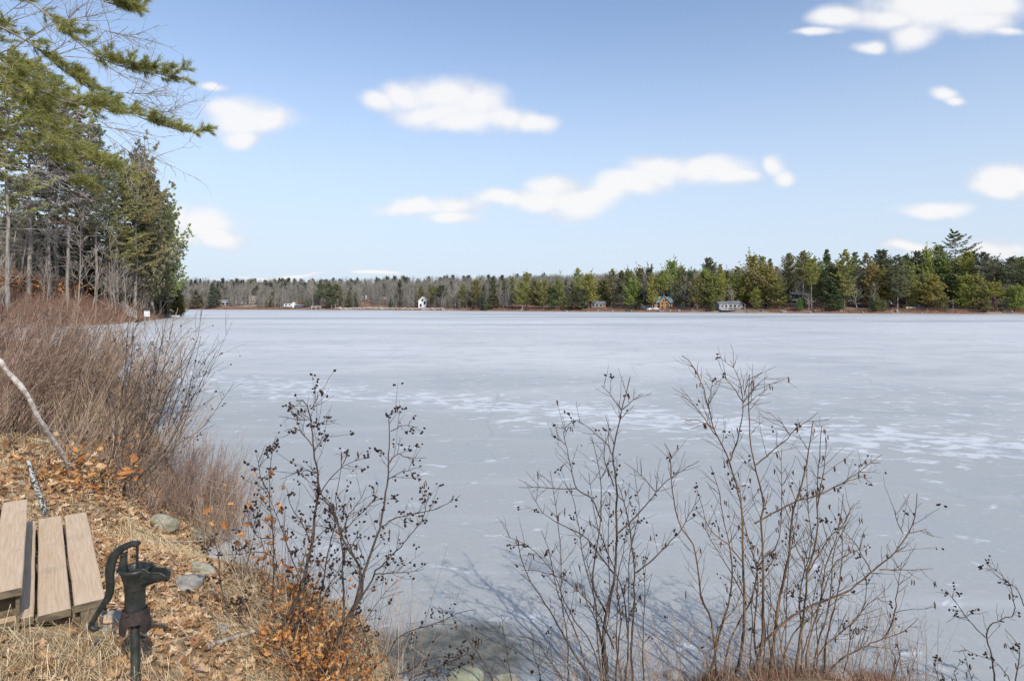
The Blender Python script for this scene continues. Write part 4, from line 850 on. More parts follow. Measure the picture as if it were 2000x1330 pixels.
# leafless limbs of a hardwood just behind the boughs
hw = empty('leafless_hardwood', (0, 0, 0)); tag(hw, 'leafless hardwood whose thin grey twigs show between the pine boughs at top left', 'tree')
m = MB(); tubes(m, smoothline([(-14.5, 14, hz(-14.5, 14) - .3), (-14.2, 14, 5), (-14, 14, 10), (-13.6, 14.2, 15)], 10), np.linspace(.22, .05, 10), 8); m.build('trunk', M_GREYBARK, hw)
LIMB = [[(-900,700),(-300,420),(0,150),(180,10),(330,-120)],[(-900,800),(-300,500),(0,220),(100,170),(260,110),(440,60)],[(-600,600),(0,420),(200,320),(330,230),(480,170),(620,140),(800,110),(980,60)],
 [(-700,900),(-100,640),(200,480),(440,430),(600,380),(800,340),(900,290),(1000,210)],[(200,480),(420,400),(520,300),(480,230),(560,120)],[(-600,1100),(0,1000),(300,940),(600,970),(860,1000),(1100,1040),(1300,1080)],
 [(600,880),(760,940),(900,1010),(1040,1060),(1130,1170),(1240,1260)],[(600,900),(780,1020),(920,1120),(1010,1190),(1090,1290)],[(640,200),(700,190),(820,240),(960,270),(1050,300)],
 [(500,440),(760,470),(900,560),(1040,600),(1160,630)],[(860,720),(1040,730),(1220,730)],[(1000,760),(1200,860),(1340,870),(1380,830)],[(-300,1500),(0,1330),(200,1400),(450,1480),(600,1640)],[(0,1780),(200,1790),(420,1800),(640,1860)],[(-100,1250),(200,1320),(330,1340),(520,1480),(620,1560),(700,1640)]]
for li, pts in enumerate(LIMB):
    n = len(pts); Ya = 12 + .15 * li; W_ = np.array([at(px, py, Ya - .12 * i) for i, (px, py) in enumerate(zpx(4, 0, 0, pts))])
    if pts[0][0] < -200: W_ = np.vstack([[[-14.1, 14, W_[0, 2] - .6]], W_])
    Pm = smoothline(W_, 18); big = pts[0][0] < -200; r0 = .03 if big else .012; bm = MB(); tubes(bm, Pm, r0 * (1 - np.linspace(0, 1, 18) * .85), 5)
    for lv, (cnt, Ll) in enumerate(((16, .8), (70, .4))):
        t = g.uniform(.3, 1, cnt); i0 = np.clip((t * 17).astype(int), 0, 16); B0 = Pm[i0] if lv == 0 else S1[g.integers(0, len(S1), cnt), g.integers(1, 4, cnt)]
        d = unit(unit(Pm[i0 + 1] - Pm[i0]) + g.normal(0, .55, (cnt, 3))); L = Ll * g.uniform(.4, 1.2, cnt)
        S = B0[:, None] + L[:, None, None] * (d[:, None] * np.linspace(0, 1, 4)[None, :, None] + g.normal(0, .06, (cnt, 4, 3)) * np.linspace(0, 1, 4)[None, :, None])
        tubes(bm, S, np.repeat(((.007 if lv == 0 else .0045) * (1 - np.linspace(0, 1, 4) * .6))[None], cnt, 0), 3); S1 = S
    bm.build('limb', M_GREYBARK, hw)

# ---------------------------------------------------------------- foreground shrubs, stem by stem
def cone_cluster(m, p, g, n=3, s=.0078):
    for _ in range(n):
        c = p + g.normal(0, .014, 3); a = g.uniform(.8, 1.3) * s; r = [(.001, -a * 1.2), (a * .75, -a * .7), (a * .85, 0), (a * .6, a * .8), (.001, a * 1.3)]
        q = MB(); lathe(q, r, 6); v = q.v[0]; R_ = np.linalg.qr(g.normal(0, 1, (3, 3)))[0]; m.add(v @ R_.T + c, q.f[0], 0, True)
def catkin(m, p, g, L=.04):
    for _ in range(2):
        o = p + g.normal(0, .006, 3); P_ = np.array([o, o + (0.002, 0, -L * .5), o + (.004, 0, -L)]) + g.normal(0, .002, (3, 3)); tubes(m, P_, np.array([.003, .0045, .002]), 5)
def shrub(name, label, cat, scale, ox, oy, stems, Yb, seed, bark, twigd=1.0, cones=.5, ybase=None, spread=.35, twigL=.28, thin=1.0, group=None, catk=.1, leaf=0, extra=()):
    g = np.random.default_rng(seed); e = empty(name, (0, 0, 0)); tag(e, label, cat, group); tw = MB(); cn = MB(); ck = MB(); tips = []; k_c = 0
    stems = list(stems)
    for (n_, a0, a1, t0, t1, ln0) in extra:   # slimmer stems between the main ones
        for _ in range(n_):
            bx = g.uniform(a0, a1); ty = g.uniform(t0, t1); ln_ = g.normal(ln0, 60); s_ = np.linspace(0, 1, 6)
            stems.append(([(bx + ln_ * q_ ** 1.3 + g.normal(0, 12) * (q_ > 0), 1330 + (ty - 1330) * q_) for q_ in s_], g.uniform(.0035, .0065), g.uniform(0, .4)))
    for item in stems:
        if isinstance(item, tuple): pts, w, dy = item
        else: pts, w, dy = item, None, None
        pp = zpx(scale, ox, oy, pts); root = pp[0][1] > 1318
        yo = g.uniform(-spread, spread) if dy is None else dy
        n = len(pp); top = min(p[1] for p in pp); 
        Yl = [Yb + yo * (1330 - p[1]) / 500 + g.normal(0, .012) for p in pp]
        Wp = np.array([at(a, b, y) for (a, b), y in zip(pp, Yl)])
        if root:
            gz_ = hz(Wp[0, 0], Wp[0, 1]) - .06
            if Wp[0, 2] > gz_: Wp = np.vstack([[[Wp[0, 0] + .01, Wp[0, 1], gz_]], Wp])
        K = max(8, len(Wp) * 3); Pm = smoothline(Wp, K); Pm[1:-1] += g.normal(0, .0025, (K - 2, 3))
        length = np.linalg.norm(np.diff(Pm, axis=0), axis=1).sum()
        r0 = w if w else (.0042 + .0044 * length) if root else (.0022 + .0030 * length); r0 *= thin; r = r0 * (1 - np.linspace(0, 1, K) ** .9 * .82) + .0009
        sm = MB(); tubes(sm, Pm, r, 6)
        sm.build('stem' if root else 'branch', bark, e)
        nt_ = int((length * 9 + 2) * twigd); t = g.uniform(.35 if root else .12, .98, nt_); q = t * (K - 1); i0 = np.clip(q.astype(int), 0, K - 2)
        for a_, i in zip(t, i0):
            b0 = Pm[i]; tn = unit(Pm[i + 1] - Pm[i]); sd = g.normal(0, 1, 3); sd[1] *= .6; sd -= sd @ tn * tn; sd = unit(sd); d = unit(tn * .8 + sd * .85 + (0, 0, .15)); L = twigL * g.uniform(.25, 1.1) * (1.15 - .5 * a_)
            k = 5; s = np.linspace(0, 1, k)[:, None]; tp = b0 + L * (d * s + np.array([0, 0, .12]) * s ** 2) + np.cumsum(g.normal(0, .011, (k, 3)), 0) * s * L * 4
            tubes(tw, tp, np.linspace(.0021, .0010, k) * max(.8, thin), 3)
            tips.append(tp[-1])
            for _ in range(g.integers(0, 3)):
                j = g.integers(1, k - 1); d2 = unit(d + g.normal(0, .6, 3)); l2 = L * g.uniform(.2, .5); tp2 = tp[j] + l2 * d2 * np.linspace(0, 1, 3)[:, None] + g.normal(0, .004, (3, 3)); tp2[0] = tp[j]
                tubes(tw, tp2, np.linspace(.0014, .0009, 3), 3); tips.append(tp2[-1])
    tips = np.array(tips)
    tw.build('twigs', bark, e)['kind'] = 'stuff'
    for p in tips:
        if g.random() < cones: cone_cluster(cn, p, g, g.integers(1, 5)); k_c += 1
        elif g.random() < catk: catkin(ck, p, g)
    if cn.n: cn.build('seed_cones', M_CONE, e)['kind'] = 'stuff'
    if ck.n: ck.build('catkins', M_CATKIN, e)['kind'] = 'stuff'
    return e
L_ = [([(280,1330),(300,1220),(340,1090),(400,980),(440,860),(470,720),(490,560),(500,450),(480,330),(470,200),(455,130),(430,95),(402,96)], .0145, .1),
 [(470,130),(490,95),(500,60),(520,58)], [(470,180),(410,178),(345,165),(325,165)], [(475,215),(520,190),(580,180)], [(480,300),(440,250),(400,215),(350,232)], [(482,320),(520,260),(545,240)],
 ([(385,1330),(385,1200),(405,1080),(430,960),(450,830),(470,700)], .010, .1),
 ([(530,1330),(560,1220),(600,1090),(650,1010),(680,900),(680,820),(630,750),(600,680),(575,600),(520,520),(500,450)], .0155, .0),
 ([(650,1010),(690,930),(700,850),(740,740),(775,640),(790,540),(805,440),(810,330),(815,230),(805,160),(795,145)], .010, .05),
 ([(640,1050),(690,960),(740,880),(745,850),(800,800),(860,740),(910,680),(960,610),(985,500)], .007, .2),
 [(775,650),(850,610),(940,590),(1010,575),(1070,545),(1125,510)], [(745,860),(820,852),(900,850),(965,835)], [(810,440),(860,410),(910,400)], [(812,370),(850,330),(900,345),(975,345)], [(820,230),(870,205),(940,210)], [(810,160),(845,140)],
 ([(560,1215),(605,1090),(612,950),(605,850),(605,740),(570,590),(530,520)], .009, -.1),
 ([(250,1290),(200,1210),(140,1130),(100,1020),(70,900),(60,780),(40,720),(0,680)], .006, -.2),
 ([(300,1000),(300,850),(300,700),(285,520),(290,400),(300,280),(315,255)], .005, .2), [(420,880),(380,780),(340,660),(300,560),(285,530)], [(300,700),(230,690),(200,620),(190,590)],
 ([(500,1030),(520,900),(540,780),(570,640),(580,520),(600,400),(630,320)], .005, .3), [(290,520),(250,440),(240,380),(225,330)], [(510,500),(560,430),(620,380),(680,350)], [(505,420),(440,400),(380,420),(330,440)],
 [(600,680),(680,600),(740,540),(800,520)], [(610,660),(640,590),(690,520),(710,470)], [(660,780),(620,700),(560,660),(480,640)], [(470,720),(420,620),(380,560),(360,480)], [(300,780),(250,760),(190,760),(130,700)],
 ([(430,1330),(440,1200),(480,1050),(520,960),(600,820),(640,700)], .005, .3), ([(620,1330),(640,1200),(720,1040),(800,930),(850,880)], .0045, .3), ([(330,1330),(350,1200),(300,1100),(230,1000),(170,960),(140,960)], .004, 0)]
shrub('alder_shrub', 'alder shrub left of centre, crowded with black cones, rising from orange leaves', 'shrub', 2.2536, 400, 740, L_, 4.15, 61, M_SHRUB, 1.5, .52, twigL=.24)
S_ = [[(700,1300),(790,1230),(860,1130),(1000,1080),(1050,1060),(1130,1025),(1195,1015)], [(1050,1075),(1045,1020),(1030,995)], [(640,1330),(720,1200),(690,1080),(650,1030)], [(900,1330),(960,1290),(1060,1250),(1180,1200)],
 [(1270,1330),(1230,1250),(1170,1160),(1125,1105)], [(780,1330),(900,1280),(990,1230),(1130,1220)]]
shrub('low_shrub', 'sparse low twigs leaning out over the dark clear ice at bottom centre', 'shrub', 2.2536, 400, 740, S_, 4.7, 62, M_SHRUB, 1.6, .25, twigL=.2, spread=.1)
R1_ = [([(505,1330),(490,1180),(500,1060),(530,930),(540,780),(540,640),(540,540),(525,430),(540,350),(560,250),(580,180),(595,115)], .0135, .1),
 [(560,250),(520,190),(480,148)], [(565,245),(600,215),(635,182)], [(525,430),(500,380),(430,320),(380,285)], [(530,550),(490,430),(510,330),(495,265)],
 ([(605,1330),(600,1200),(610,1050),(612,900),(600,780),(590,690),(560,580),(545,540)], .010, .0), [(612,900),(680,850),(750,780),(800,720),(840,650),(880,590)], [(545,740),(620,670),(680,600),(720,550),(790,495),(870,450)], [(700,575),(640,510),(570,455)],
 ([(440,1330),(370,1220),(310,1110),(250,1010),(190,920),(155,830),(140,750)], .008, .2), [(530,900),(470,820),(410,750),(340,715),(250,660),(205,590)], [(530,1200),(480,1080),(400,980),(320,920),(230,890),(160,885)],
 [(500,1060),(450,950),(455,840),(470,750),(480,600),(470,480),(440,350)], [(480,690),(440,600),(380,560),(360,480),(340,390),(330,330),(370,285)], [(380,560),(300,560),(150,555)], [(335,385),(310,365),(275,345)], [(340,330),(320,310)],
 ([(560,1330),(540,1180),(545,1000),(530,930)], .007, .1), ([(650,1330),(645,1150),(655,1000),(650,900),(640,830)], .006, .2), ([(420,1330),(400,1200),(340,1050),(300,960),(270,800),(240,730)], .006, .1), ([(575,1330),(590,1200),(570,1000),(520,850),(460,690),(430,500)], .006, .3),
 ([(480,1330),(440,1180),(370,1080),(330,1000),(290,900),(200,800),(130,760),(85,745)], .005, .2), ([(330,1330),(240,1200),(160,1075)], .004, .1), ([(120,1330),(100,1200),(80,1060)], .004, .1), ([(240,1330),(200,1200),(130,1100)], .004, .1)]
shrub('alder_shrub', 'black-stemmed alder right of centre with few scattered cones, forked tip upright', 'shrub', 2.0464, 940, 680, R1_, 4.72, 63, M_SHRUB, 1.15, .13, twigL=.26, catk=.05, thin=1.12, extra=((7, 330, 640, 450, 950, -10),))
o3 = (2.0467, 1400, 680)
B_st = [([(70,1330),(100,1200),(110,1050),(105,850),(100,650),(80,560),(50,450),(0,350),(-20,300),(-30,240),(-65,130),(-110,50),(-140,30)], .011, .15),
 ([(130,1330),(180,1180),(185,900),(180,700),(185,600),(150,470),(130,300),(130,105)], .011, .0), [(150,470),(200,430),(270,370),(320,320),(380,280),(405,255)], [(290,345),(250,290),(200,250)], [(55,450),(90,330),(105,215),(90,130),(55,50)], [(105,215),(160,150),(205,110)], [(105,215),(60,150),(15,100)], [(110,190),(130,105)],
 [(100,240),(150,200),(205,160)], [(0,350),(-60,270),(-110,200),(-145,158)], [(-10,320),(-70,290),(-150,283)], [(-35,240),(-15,120)],
 ([(210,1330),(235,1110),(250,1000),(290,820),(300,680),(350,500),(370,400),(385,290)], .0125, .1), ([(310,1330),(345,1080),(360,900),(320,800),(300,700)], .0115, .1), ([(360,900),(400,760),(400,600),(410,450),(420,310)], .0065, .1), [(400,640),(425,500),(440,370)], [(360,900),(440,770),(500,710),(550,620)],
 ([(160,1200),(250,1110),(350,1040),(450,1000),(540,960),(620,890),(700,830),(760,750),(790,680),(800,580)], .008, -.1), [(615,890),(560,790),(490,710),(470,670)], [(650,885),(760,885),(865,880)], [(745,740),(720,690),(712,645)], [(765,740),(840,722)],
 ([(150,700),(300,620),(400,590),(500,540),(560,500),(610,460),(660,425)], .005, 0), [(500,540),(560,520),(620,515)], ([(430,1330),(440,1150),(480,1000),(500,850),(500,710)], .007, .2),
 ([(440,1310),(500,1240),(600,1190),(660,1160),(750,1130),(805,1078)], .006, -.1), [(665,1160),(700,1100),(720,980),(738,855)], ([(700,1330),(720,1270),(735,1210)], .005, .1), ([(0,1330),(-20,1100),(-60,1000),(-90,800),(-150,700),(-180,560),(-190,400),(-210,380)], .009, .1),
 ([(-30,1330),(10,1150),(50,1000),(60,850),(30,700),(5,560),(-25,470)], .008, .3), ([(180,1330),(150,1150),(160,900),(110,700),(90,560),(60,500)], .007, .3), ([(250,1330),(300,1150),(400,1050),(440,930),(480,850),(600,790)], .005, .3), ([(400,1330),(420,1200),(560,1080),(600,960),(570,850)], .005, .2),
 ([(20,1330),(60,1150),(140,1000),(170,860),(250,760),(260,400)], .006, .3), [(100,850),(40,780),(-30,720),(-80,560)], [(110,1000),(60,900),(10,820),(-60,700)], ([(500,1330),(530,1200),(540,1100),(620,1010),(690,990)], .004, .1)]
shrub('alder_shrub', 'largest brown-stemmed alder at right with long arching branches and hanging catkins', 'shrub', *o3, B_st, 4.68, 64, M_SHRUB_BROWN, 1.25, .10, twigL=.30, catk=.07, thin=1.12, extra=((12, -60, 420, 420, 1000, 40),))
C_st = [([(1110,1330),(1100,1240),(1080,1160),(1090,1110),(1150,1080),(1190,1060),(1180,980),(1175,950),(1130,900),(1080,860)], .006, .1), [(1080,1160),(1000,1080),(960,1020),(912,965)], [(1000,1070),(1045,1040)], [(1000,1075),(945,1070)],
 ([(1195,1330),(1210,1200),(1150,1120)], .005, .1), [(1240,1060),(1200,960),(1150,930),(1080,870)], ([(1170,1330),(1120,1260),(1050,1230),(990,1205),(965,1215)], .0035, .1)]
shrub('young_shrub', 'small dark shrub in the bottom right corner, cut by the frame', 'shrub', *o3, C_st, 4.7, 65, M_SHRUB, 1.3, .3, twigL=.16)
shrub('bare_shoot', 'short dark shoots standing alone between the big alder and the corner shrub', 'shrub', *o3, [([(890,1330),(870,1270),(880,1225)], .0035, 0), ([(1020,1330),(985,1210)], .003, 0), ([(960,1330),(950,1290),(975,1250)], .003, 0), ([(772,1330),(765,1262)], .003, 0)], 4.75, 66, M_SHRUB, 2, .1, twigL=.08)

# fine grey undergrowth of thin wands at the feet of the alders
def wands(name, label, n, px0, px1, Y0, Y1, h0, h1, mt, seed, kind='stuff', lean=(0, 0), w=.002, cat='shrub', par=None):
    g = np.random.default_rng(seed); px = g.uniform(px0, px1, n); y = g.uniform(Y0, Y1, n); x = (px - 1000) / F * y; z = H(x, y); h = g.uniform(h0, h1, n); s = np.linspace(0, 1, 5)[None, :, None]
    ax = np.column_stack([g.normal(lean[0], .3, n), g.normal(lean[1], .3, n), np.ones(n)]) * h[:, None]
    Pn = np.column_stack([x, y, np.maximum(z, -.02) - .02])[:, None] + ax[:, None] * s + np.cumsum(g.normal(0, .02, (n, 5, 3)), 1) * s * h[:, None, None]
    m = MB(); tubes(m, Pn, (w * g.uniform(.6, 1.4, n))[:, None] * (1 - np.linspace(0, 1, 5) * .6)[None], 3)
    j = g.integers(1, 4, (n, 3)); B = Pn[np.arange(n)[:, None], j].reshape(-1, 3); d = unit(g.normal(0, 1, (n * 3, 3)) * (1, 1, .4) + (0, 0, 1)) * (np.repeat(h, 3) * g.uniform(.1, .35, n * 3))[:, None]
    tubes(m, B[:, None] + d[:, None] * np.linspace(0, 1, 3)[None, :, None] + g.normal(0, .006, (n * 3, 3, 3)) * np.linspace(0, 1, 3)[None, :, None], np.full((n * 3, 3), w * .5), 3)
    return tag(m.build(name, mt, par), label, cat, kind=kind)
wands('shoots', 'thin grey-brown shoots thronging the feet of the two big alders', 420, 1080, 1830, 4.45, 4.95, .1, .75, M_SHRUB_GREY, 71, w=.0019)
wands('shoots', 'thin dark shoots around the feet of the cone-crowded alder', 220, 440, 820, 3.9, 5.6, .2, .9, M_SHRUB_GREY, 72, w=.0021)
# ---------------------------------------------------------------- thicket on the left bank: each shrub a thing
def thicket(name, label, x, y, Ht, nst, seed, mt, fan=.5, lean=(.35, .1), w=.0045, cones=0, group='leafless shrubs of the left bank'):
    g = np.random.default_rng(seed); z = max(hz(x, y), 0.02) - .05; e = empty(name, (x, y, z)); tag(e, label, 'shrub', group)
    K = 7; s = np.linspace(0, 1, K)[None, :, None]; n = nst
    d = unit(np.column_stack([g.normal(lean[0] + .22, fan, n), g.normal(lean[1], fan, n), np.full(n, 1.0)])); L = Ht * g.uniform(.55, 1.1, n)
    B = np.column_stack([g.normal(0, .16 * Ht, n), g.normal(0, .16 * Ht, n), np.zeros(n)])
    S = B[:, None] + L[:, None, None] * (d[:, None] * s + np.array([0, 0, .22]) * s ** 2 + np.cumsum(g.normal(0, .014, (n, K, 3)), 1) * s)
    m = MB(); tubes(m, S, (w * g.uniform(.6, 1.3, n))[:, None] * (1 - np.linspace(0, 1, K) * .75)[None] + .0008, 4)
    k = 7; t = g.uniform(.25, .95, (n, k)); q = t * (K - 1); i = np.clip(q.astype(int), 0, K - 2); f = (q - i)[..., None]; a = np.arange(n)[:, None]; b = S[a, i] * (1 - f) + S[a, i + 1] * f; tn = unit(S[a, i + 1] - S[a, i])
    dd = unit(tn + g.normal(0, .42, (n, k, 3)) + (0, 0, .1)); LL = (L[:, None] * g.uniform(.15, .42, (n, k)))[..., None, None]; s4 = np.linspace(0, 1, 4)[None, None, :, None]
    T2 = (b[:, :, None] + LL * (dd[:, :, None] * s4 + g.normal(0, .03, (n, k, 4, 3)) * s4)).reshape(-1, 4, 3); tubes(m, T2, np.full((len(T2), 1), w * .42) * (1 - np.linspace(0, 1, 4) * .5)[None], 3)
    n2_ = len(T2); j = g.integers(1, 3, (n2_, 2)); b3 = T2[np.arange(n2_)[:, None], j].reshape(-1, 3); d3 = unit(np.repeat(unit(T2[:, -1] - T2[:, 0]), 2, 0) + g.normal(0, .5, (n2_ * 2, 3))) * (Ht * g.uniform(.04, .13, n2_ * 2))[:, None]
    T3 = b3[:, None] + d3[:, None] * np.linspace(0, 1, 3)[None, :, None]; tubes(m, T3, np.full((len(T3), 3), w * .26), 3)
    m.build('branches', mt, e)['kind'] = 'stuff'
    if cones:
        c = MB(); 
        for p in T3[g.random(len(T3)) < cones][:, -1]: cone_cluster(c, p, g, 2, .013)
        if c.n: c.build('seed_cones', M_CONE, e)['kind'] = 'stuff'
    return e
TH = [
 (355, 7.9, .62, 80, M_SHRUB_RED, (.1, .0), 'low purplish twigs between the mossy boulder and the ice', 0, .45, .0028),
 (405, 7.7, .6, 90, M_SHRUB_GREY, (.1, .0), 'low grey-brown twiggy shrub at the water line above the pump spout', 0, .45, .0028),
 (432, 8.2, .72, 110, M_SHRUB_RED, (.1, .0), 'small rounded purplish shrub standing out on the ice edge', 0, .42, .0028),
 # px, Y, height, stems, material, lean, label
 (392, 8.7, .85, 150, M_SHRUB_RED, (.12, .0), 'dense purplish shrub with fine curving twigs at the ice edge, rightmost of the thicket', 0, .35, .0030),
 (335, 8.6, .8, 90, M_SHRUB_RED, (.2, 0), 'low purplish shrub rooted among wet stones at the ice edge', 0, .4, .0030),
 (300, 10.6, 1.4, 60, M_SHRUB_GREY, (.2, 0), 'leaning grey-brown shrub right behind the purplish one', .02, .3, .0042),
 (255, 9.4, 1.8, 50, M_SHRUB, (.15, 0), 'tall dark-stemmed shrub with scattered cones over the ice', .05, .26, .0055),
 (215, 10.0, 1.8, 80, M_SHRUB_GREY, (.4, 0), 'brown upright shrub in the middle of the left thicket', 0, .28, .0042),
 (150, 9.2, 1.7, 70, M_SHRUB_GREY, (.45, 0), 'brown shrub directly behind the fallen pale trunk', 0, .28, .0042),
 (90, 9.0, 1.7, 70, M_SHRUB_GREY, (.5, 0), 'brown shrub showing above the middle of the fallen pale trunk', 0, .28, .0045),
 (20, 8.6, 1.7, 80, M_SHRUB_RED, (.45, 0), 'reddish brown shrub at the left edge above the fallen pale trunk', 0, .28, .0045),
 (-40, 8.2, 1.9, 70, M_SHRUB_RED, (.6, 0), 'reddish shrub mostly cut off by the left edge of the photo', 0, .28, .0045),
 (240, 14.5, 1.35, 90, M_SHRUB_GREY, (.45, 0), 'taller shrub at the back of the thicket beside the cove ice', .03, .25, .005),
 (170, 15, 1.5, 90, M_SHRUB_RED, (.4, 0), 'tall reddish shrub at the back with twig tips across the white cove', .03, .25, .005),
 (110, 14, 1.45, 90, M_SHRUB_GREY, (.5, 0), 'broad grey-brown shrub at the back crossing the shore line of the cove', 0, .25, .005),
 (50, 13.5, 1.5, 90, M_SHRUB_RED, (.5, 0), 'russet shrub in front of the thick pale trunk', 0, .25, .005),
 (-10, 13, 1.6, 90, M_SHRUB_RED, (.55, 0), 'russet shrub at the far left edge below the tall trees', 0, .25, .005),
 (200, 21, 1.2, 90, M_SHRUB_RED, (.3, 0), 'distant hazy shrub tops along the bank beside the cove', 0, .25, .007),
 (130, 24, 1.2, 90, M_SHRUB_GREY, (.3, 0), 'hindmost shrub of the bank, left of the cove mouth', 0, .25, .008),
 (60, 24, 1.4, 90, M_SHRUB_RED, (.3, 0), 'hindmost russet shrub beneath the thick pale trunk', 0, .25, .008),
 (-10, 22, 1.5, 90, M_SHRUB_RED, (.3, 0), 'hindmost russet shrub at the extreme left edge', 0, .25, .008),
 (120, 7.6, .8, 60, M_SHRUB_GREY, (.3, 0), 'low brushy growth under the foot of the fallen pale trunk', 0, .5, .003),
 (230, 7.9, .9, 70, M_SHRUB_GREY, (.4, 0), 'low tangled shrub with orange leaves beneath it', 0, .45, .003),
 (290, 7.4, .55, 50, M_SHRUB_RED, (.2, 0), 'short tangled shrub just above the pump spout on the bank', 0, .5, .0026)]
for i, (px, Yp, Ht, ns, mt, ln, lb, cn, fan, w) in enumerate(TH):
    if i > 4: ns, w = int(ns * .58), w * 1.35
    thicket('leafless_shrub', lb, (px - 1000) / F * Yp, Yp, Ht, ns, 200 + i, mt, fan, ln, w, cn)
# dark arching stems standing out of the thicket
AR = [([(720,1310),(800,1130),(880,1000),(905,860),(905,700),(860,520),(810,370),(800,250)], .013, .3), ([(960,1330),(975,1150),(955,1000),(985,800),(975,600),(1010,400),(1030,200),(1035,0)], .010, .3), [(905,720),(960,620),(1050,480),(1100,330),(1180,150),(1240,0)], [(985,640),(1060,500),(1110,360),(1125,260),(1110,180)],
 ([(1000,1310),(1050,1060),(1120,800),(1130,640),(1200,480),(1300,280),(1400,100),(1500,0)], .009, .3), ([(1010,1310),(1080,1180),(1200,1060),(1340,880),(1500,560),(1700,170)], .007, .3), ([(1060,1310),(1200,1100),(1400,900),(1580,780),(1830,430)], .006, .3), ([(1100,1310),(1300,1060),(1450,720),(1500,560),(1680,350)], .006, .3), [(905,860),(870,780),(840,700)], [(1120,640),(1250,600),(1400,560)]]
AR = [(it[0], it[1], it[2]) if isinstance(it, tuple) else (it, .006, .3) for it in AR]
e = shrub('alder_shrub', 'tall dark alder stems arching out of the left thicket, low fork above orange leaves', 'shrub', 4, 0, 640, AR, 7.1, 81, M_SHRUB, .9, .30, twigL=.45, thin=1.0, catk=0)

# ---------------------------------------------------------------- fallen pale trunk, lichen stick, log
def stick(name, label, cat, pts, r0, r1, mt, sides=10, stubs=0, seed=1):
    g = np.random.default_rng(seed); P_ = smoothline(np.array(pts), 22); P_[1:-1] += g.normal(0, r0 * .12, (20, 3)); r = np.linspace(r0, r1, 22) * (1 + .10 * np.sin(np.arange(22) * 2.1) + g.normal(0, .05, 22))
    e = empty(name, (0, 0, 0)); tag(e, label, cat); m = MB(); tubes(m, P_, r, sides)
    for k, s in ((0, -1), (-1, 1)): # end caps
        t = unit(P_[1] - P_[0]) if k == 0 else unit(P_[-1] - P_[-2]); tubes(m, np.array([P_[k], P_[k] + s * t * r[k] * .3, P_[k] + s * t * r[k] * .32]), np.array([r[k], r[k] * .7, .0005]), sides)
    m.build('trunk', mt, e)
    for _ in range(stubs):
        i = g.integers(3, 20); d = unit(g.normal(0, 1, 3) + (0, -.3, .3)); m = MB(); L = g.uniform(.08, .3); tubes(m, np.array([P_[i], P_[i] + d * L * .5, P_[i] + d * L + g.normal(0, .02, 3)]), np.array([r[i] * .35, r[i] * .25, r[i] * .12]), 5); m.build('branch', mt, e)
    return e
stick("dead_tree", 'fallen pale smooth trunk slanting down into the thicket at the left edge', 'dead trunk', [at(-60, 640, 6.2), at(0, 708, 6.3), at(48, 765, 6.45), at(75, 815, 6.6), at(110, 868, 6.9), at(130, 905, 7.1), at(140, 935, 7.3)], .029, .020, M_BIRCH, stubs=4, seed=3)
a_ = at(88, 1008, 4.95); a_[2] = min(a_[2], hz(a_[0], a_[1]) + .02)
stick('lichen_branch', 'short lichen-mottled dead branch standing behind the wooden steps', 'branch', [at(90, 1003, 4.7), at(76, 965, 4.75), at(64, 930, 4.85), at(55, 900, 4.9)], .018, .014, M_LICHEN, stubs=3, seed=4)
def gp(px, py, up=0.):
    """point of the ground seen at a pixel"""
    for Y in np.arange(1.5, 30, .02):
        p = at(px, py, Y); h = max(hz(p[0], p[1]), 0)
        if p[2] <= h: return np.array([p[0], p[1], h + up])
    return p
stick('fallen_log', 'thin pale barkless branch lying on the leaves beside the orange clump', 'branch', [gp(404, 1279, .04), gp(440, 1268, .05), gp(480, 1260, .07), gp(545, 1246, .10)], .013, .010, M_BIRCH, stubs=1, seed=6)
stick('fallen_twig', 'long weathered twig lying across stones above the pump spout', 'branch', [gp(330, 1068, .06), gp(375, 1068, .06), gp(408, 1067, .08)], .009, .006, M_BIRCH, seed=8)

# ---------------------------------------------------------------- stones
def stone(px, py, wpx, hpx, label, mt, seed, flat=.5, name='stone'):
    g = np.random.default_rng(seed); c = gp(px, py + hpx / 2); w = wpx / F * c[1] / 2; h = w * flat
    th = np.linspace(0, math.pi, 12); ph = np.linspace(0, 2 * math.pi, 20, endpoint=False); T_, P_ = np.meshgrid(th, ph, indexing='ij')
    d = np.stack([np.sin(T_) * np.cos(P_), np.sin(T_) * np.sin(P_), np.cos(T_)], -1)
    r = 1 + .13 * np.sin(d[..., 0] * 3.1 + g.uniform(0, 6)) + .1 * np.sin(d[..., 1] * 4.3 + g.uniform(0, 6)) + .07 * np.sin(d[..., 2] * 5 + d[..., 0] * 4 + g.uniform(0, 6))
    pl = g.normal(0, 1, (7, 3)); pl = unit(pl)
    v = d * r[..., None]
    for n_ in pl: k = (v @ n_) - .78; v = v - np.maximum(k, 0)[..., None] * n_ * .9
    v = v * (w, w * .8, h); i = np.arange(12 * 20).reshape(12, 20); nx = np.roll(i, -1, 1)
    m = MB(); m.add(v.reshape(-1, 3), np.stack([i[:-1], i[1:], nx[1:], nx[:-1]], -1).reshape(-1, 4), 0, False)
    return tag(m.build(name, mt, None, (c[0], c[1] + w * .5, c[2] + h * .0)), label, 'stone')
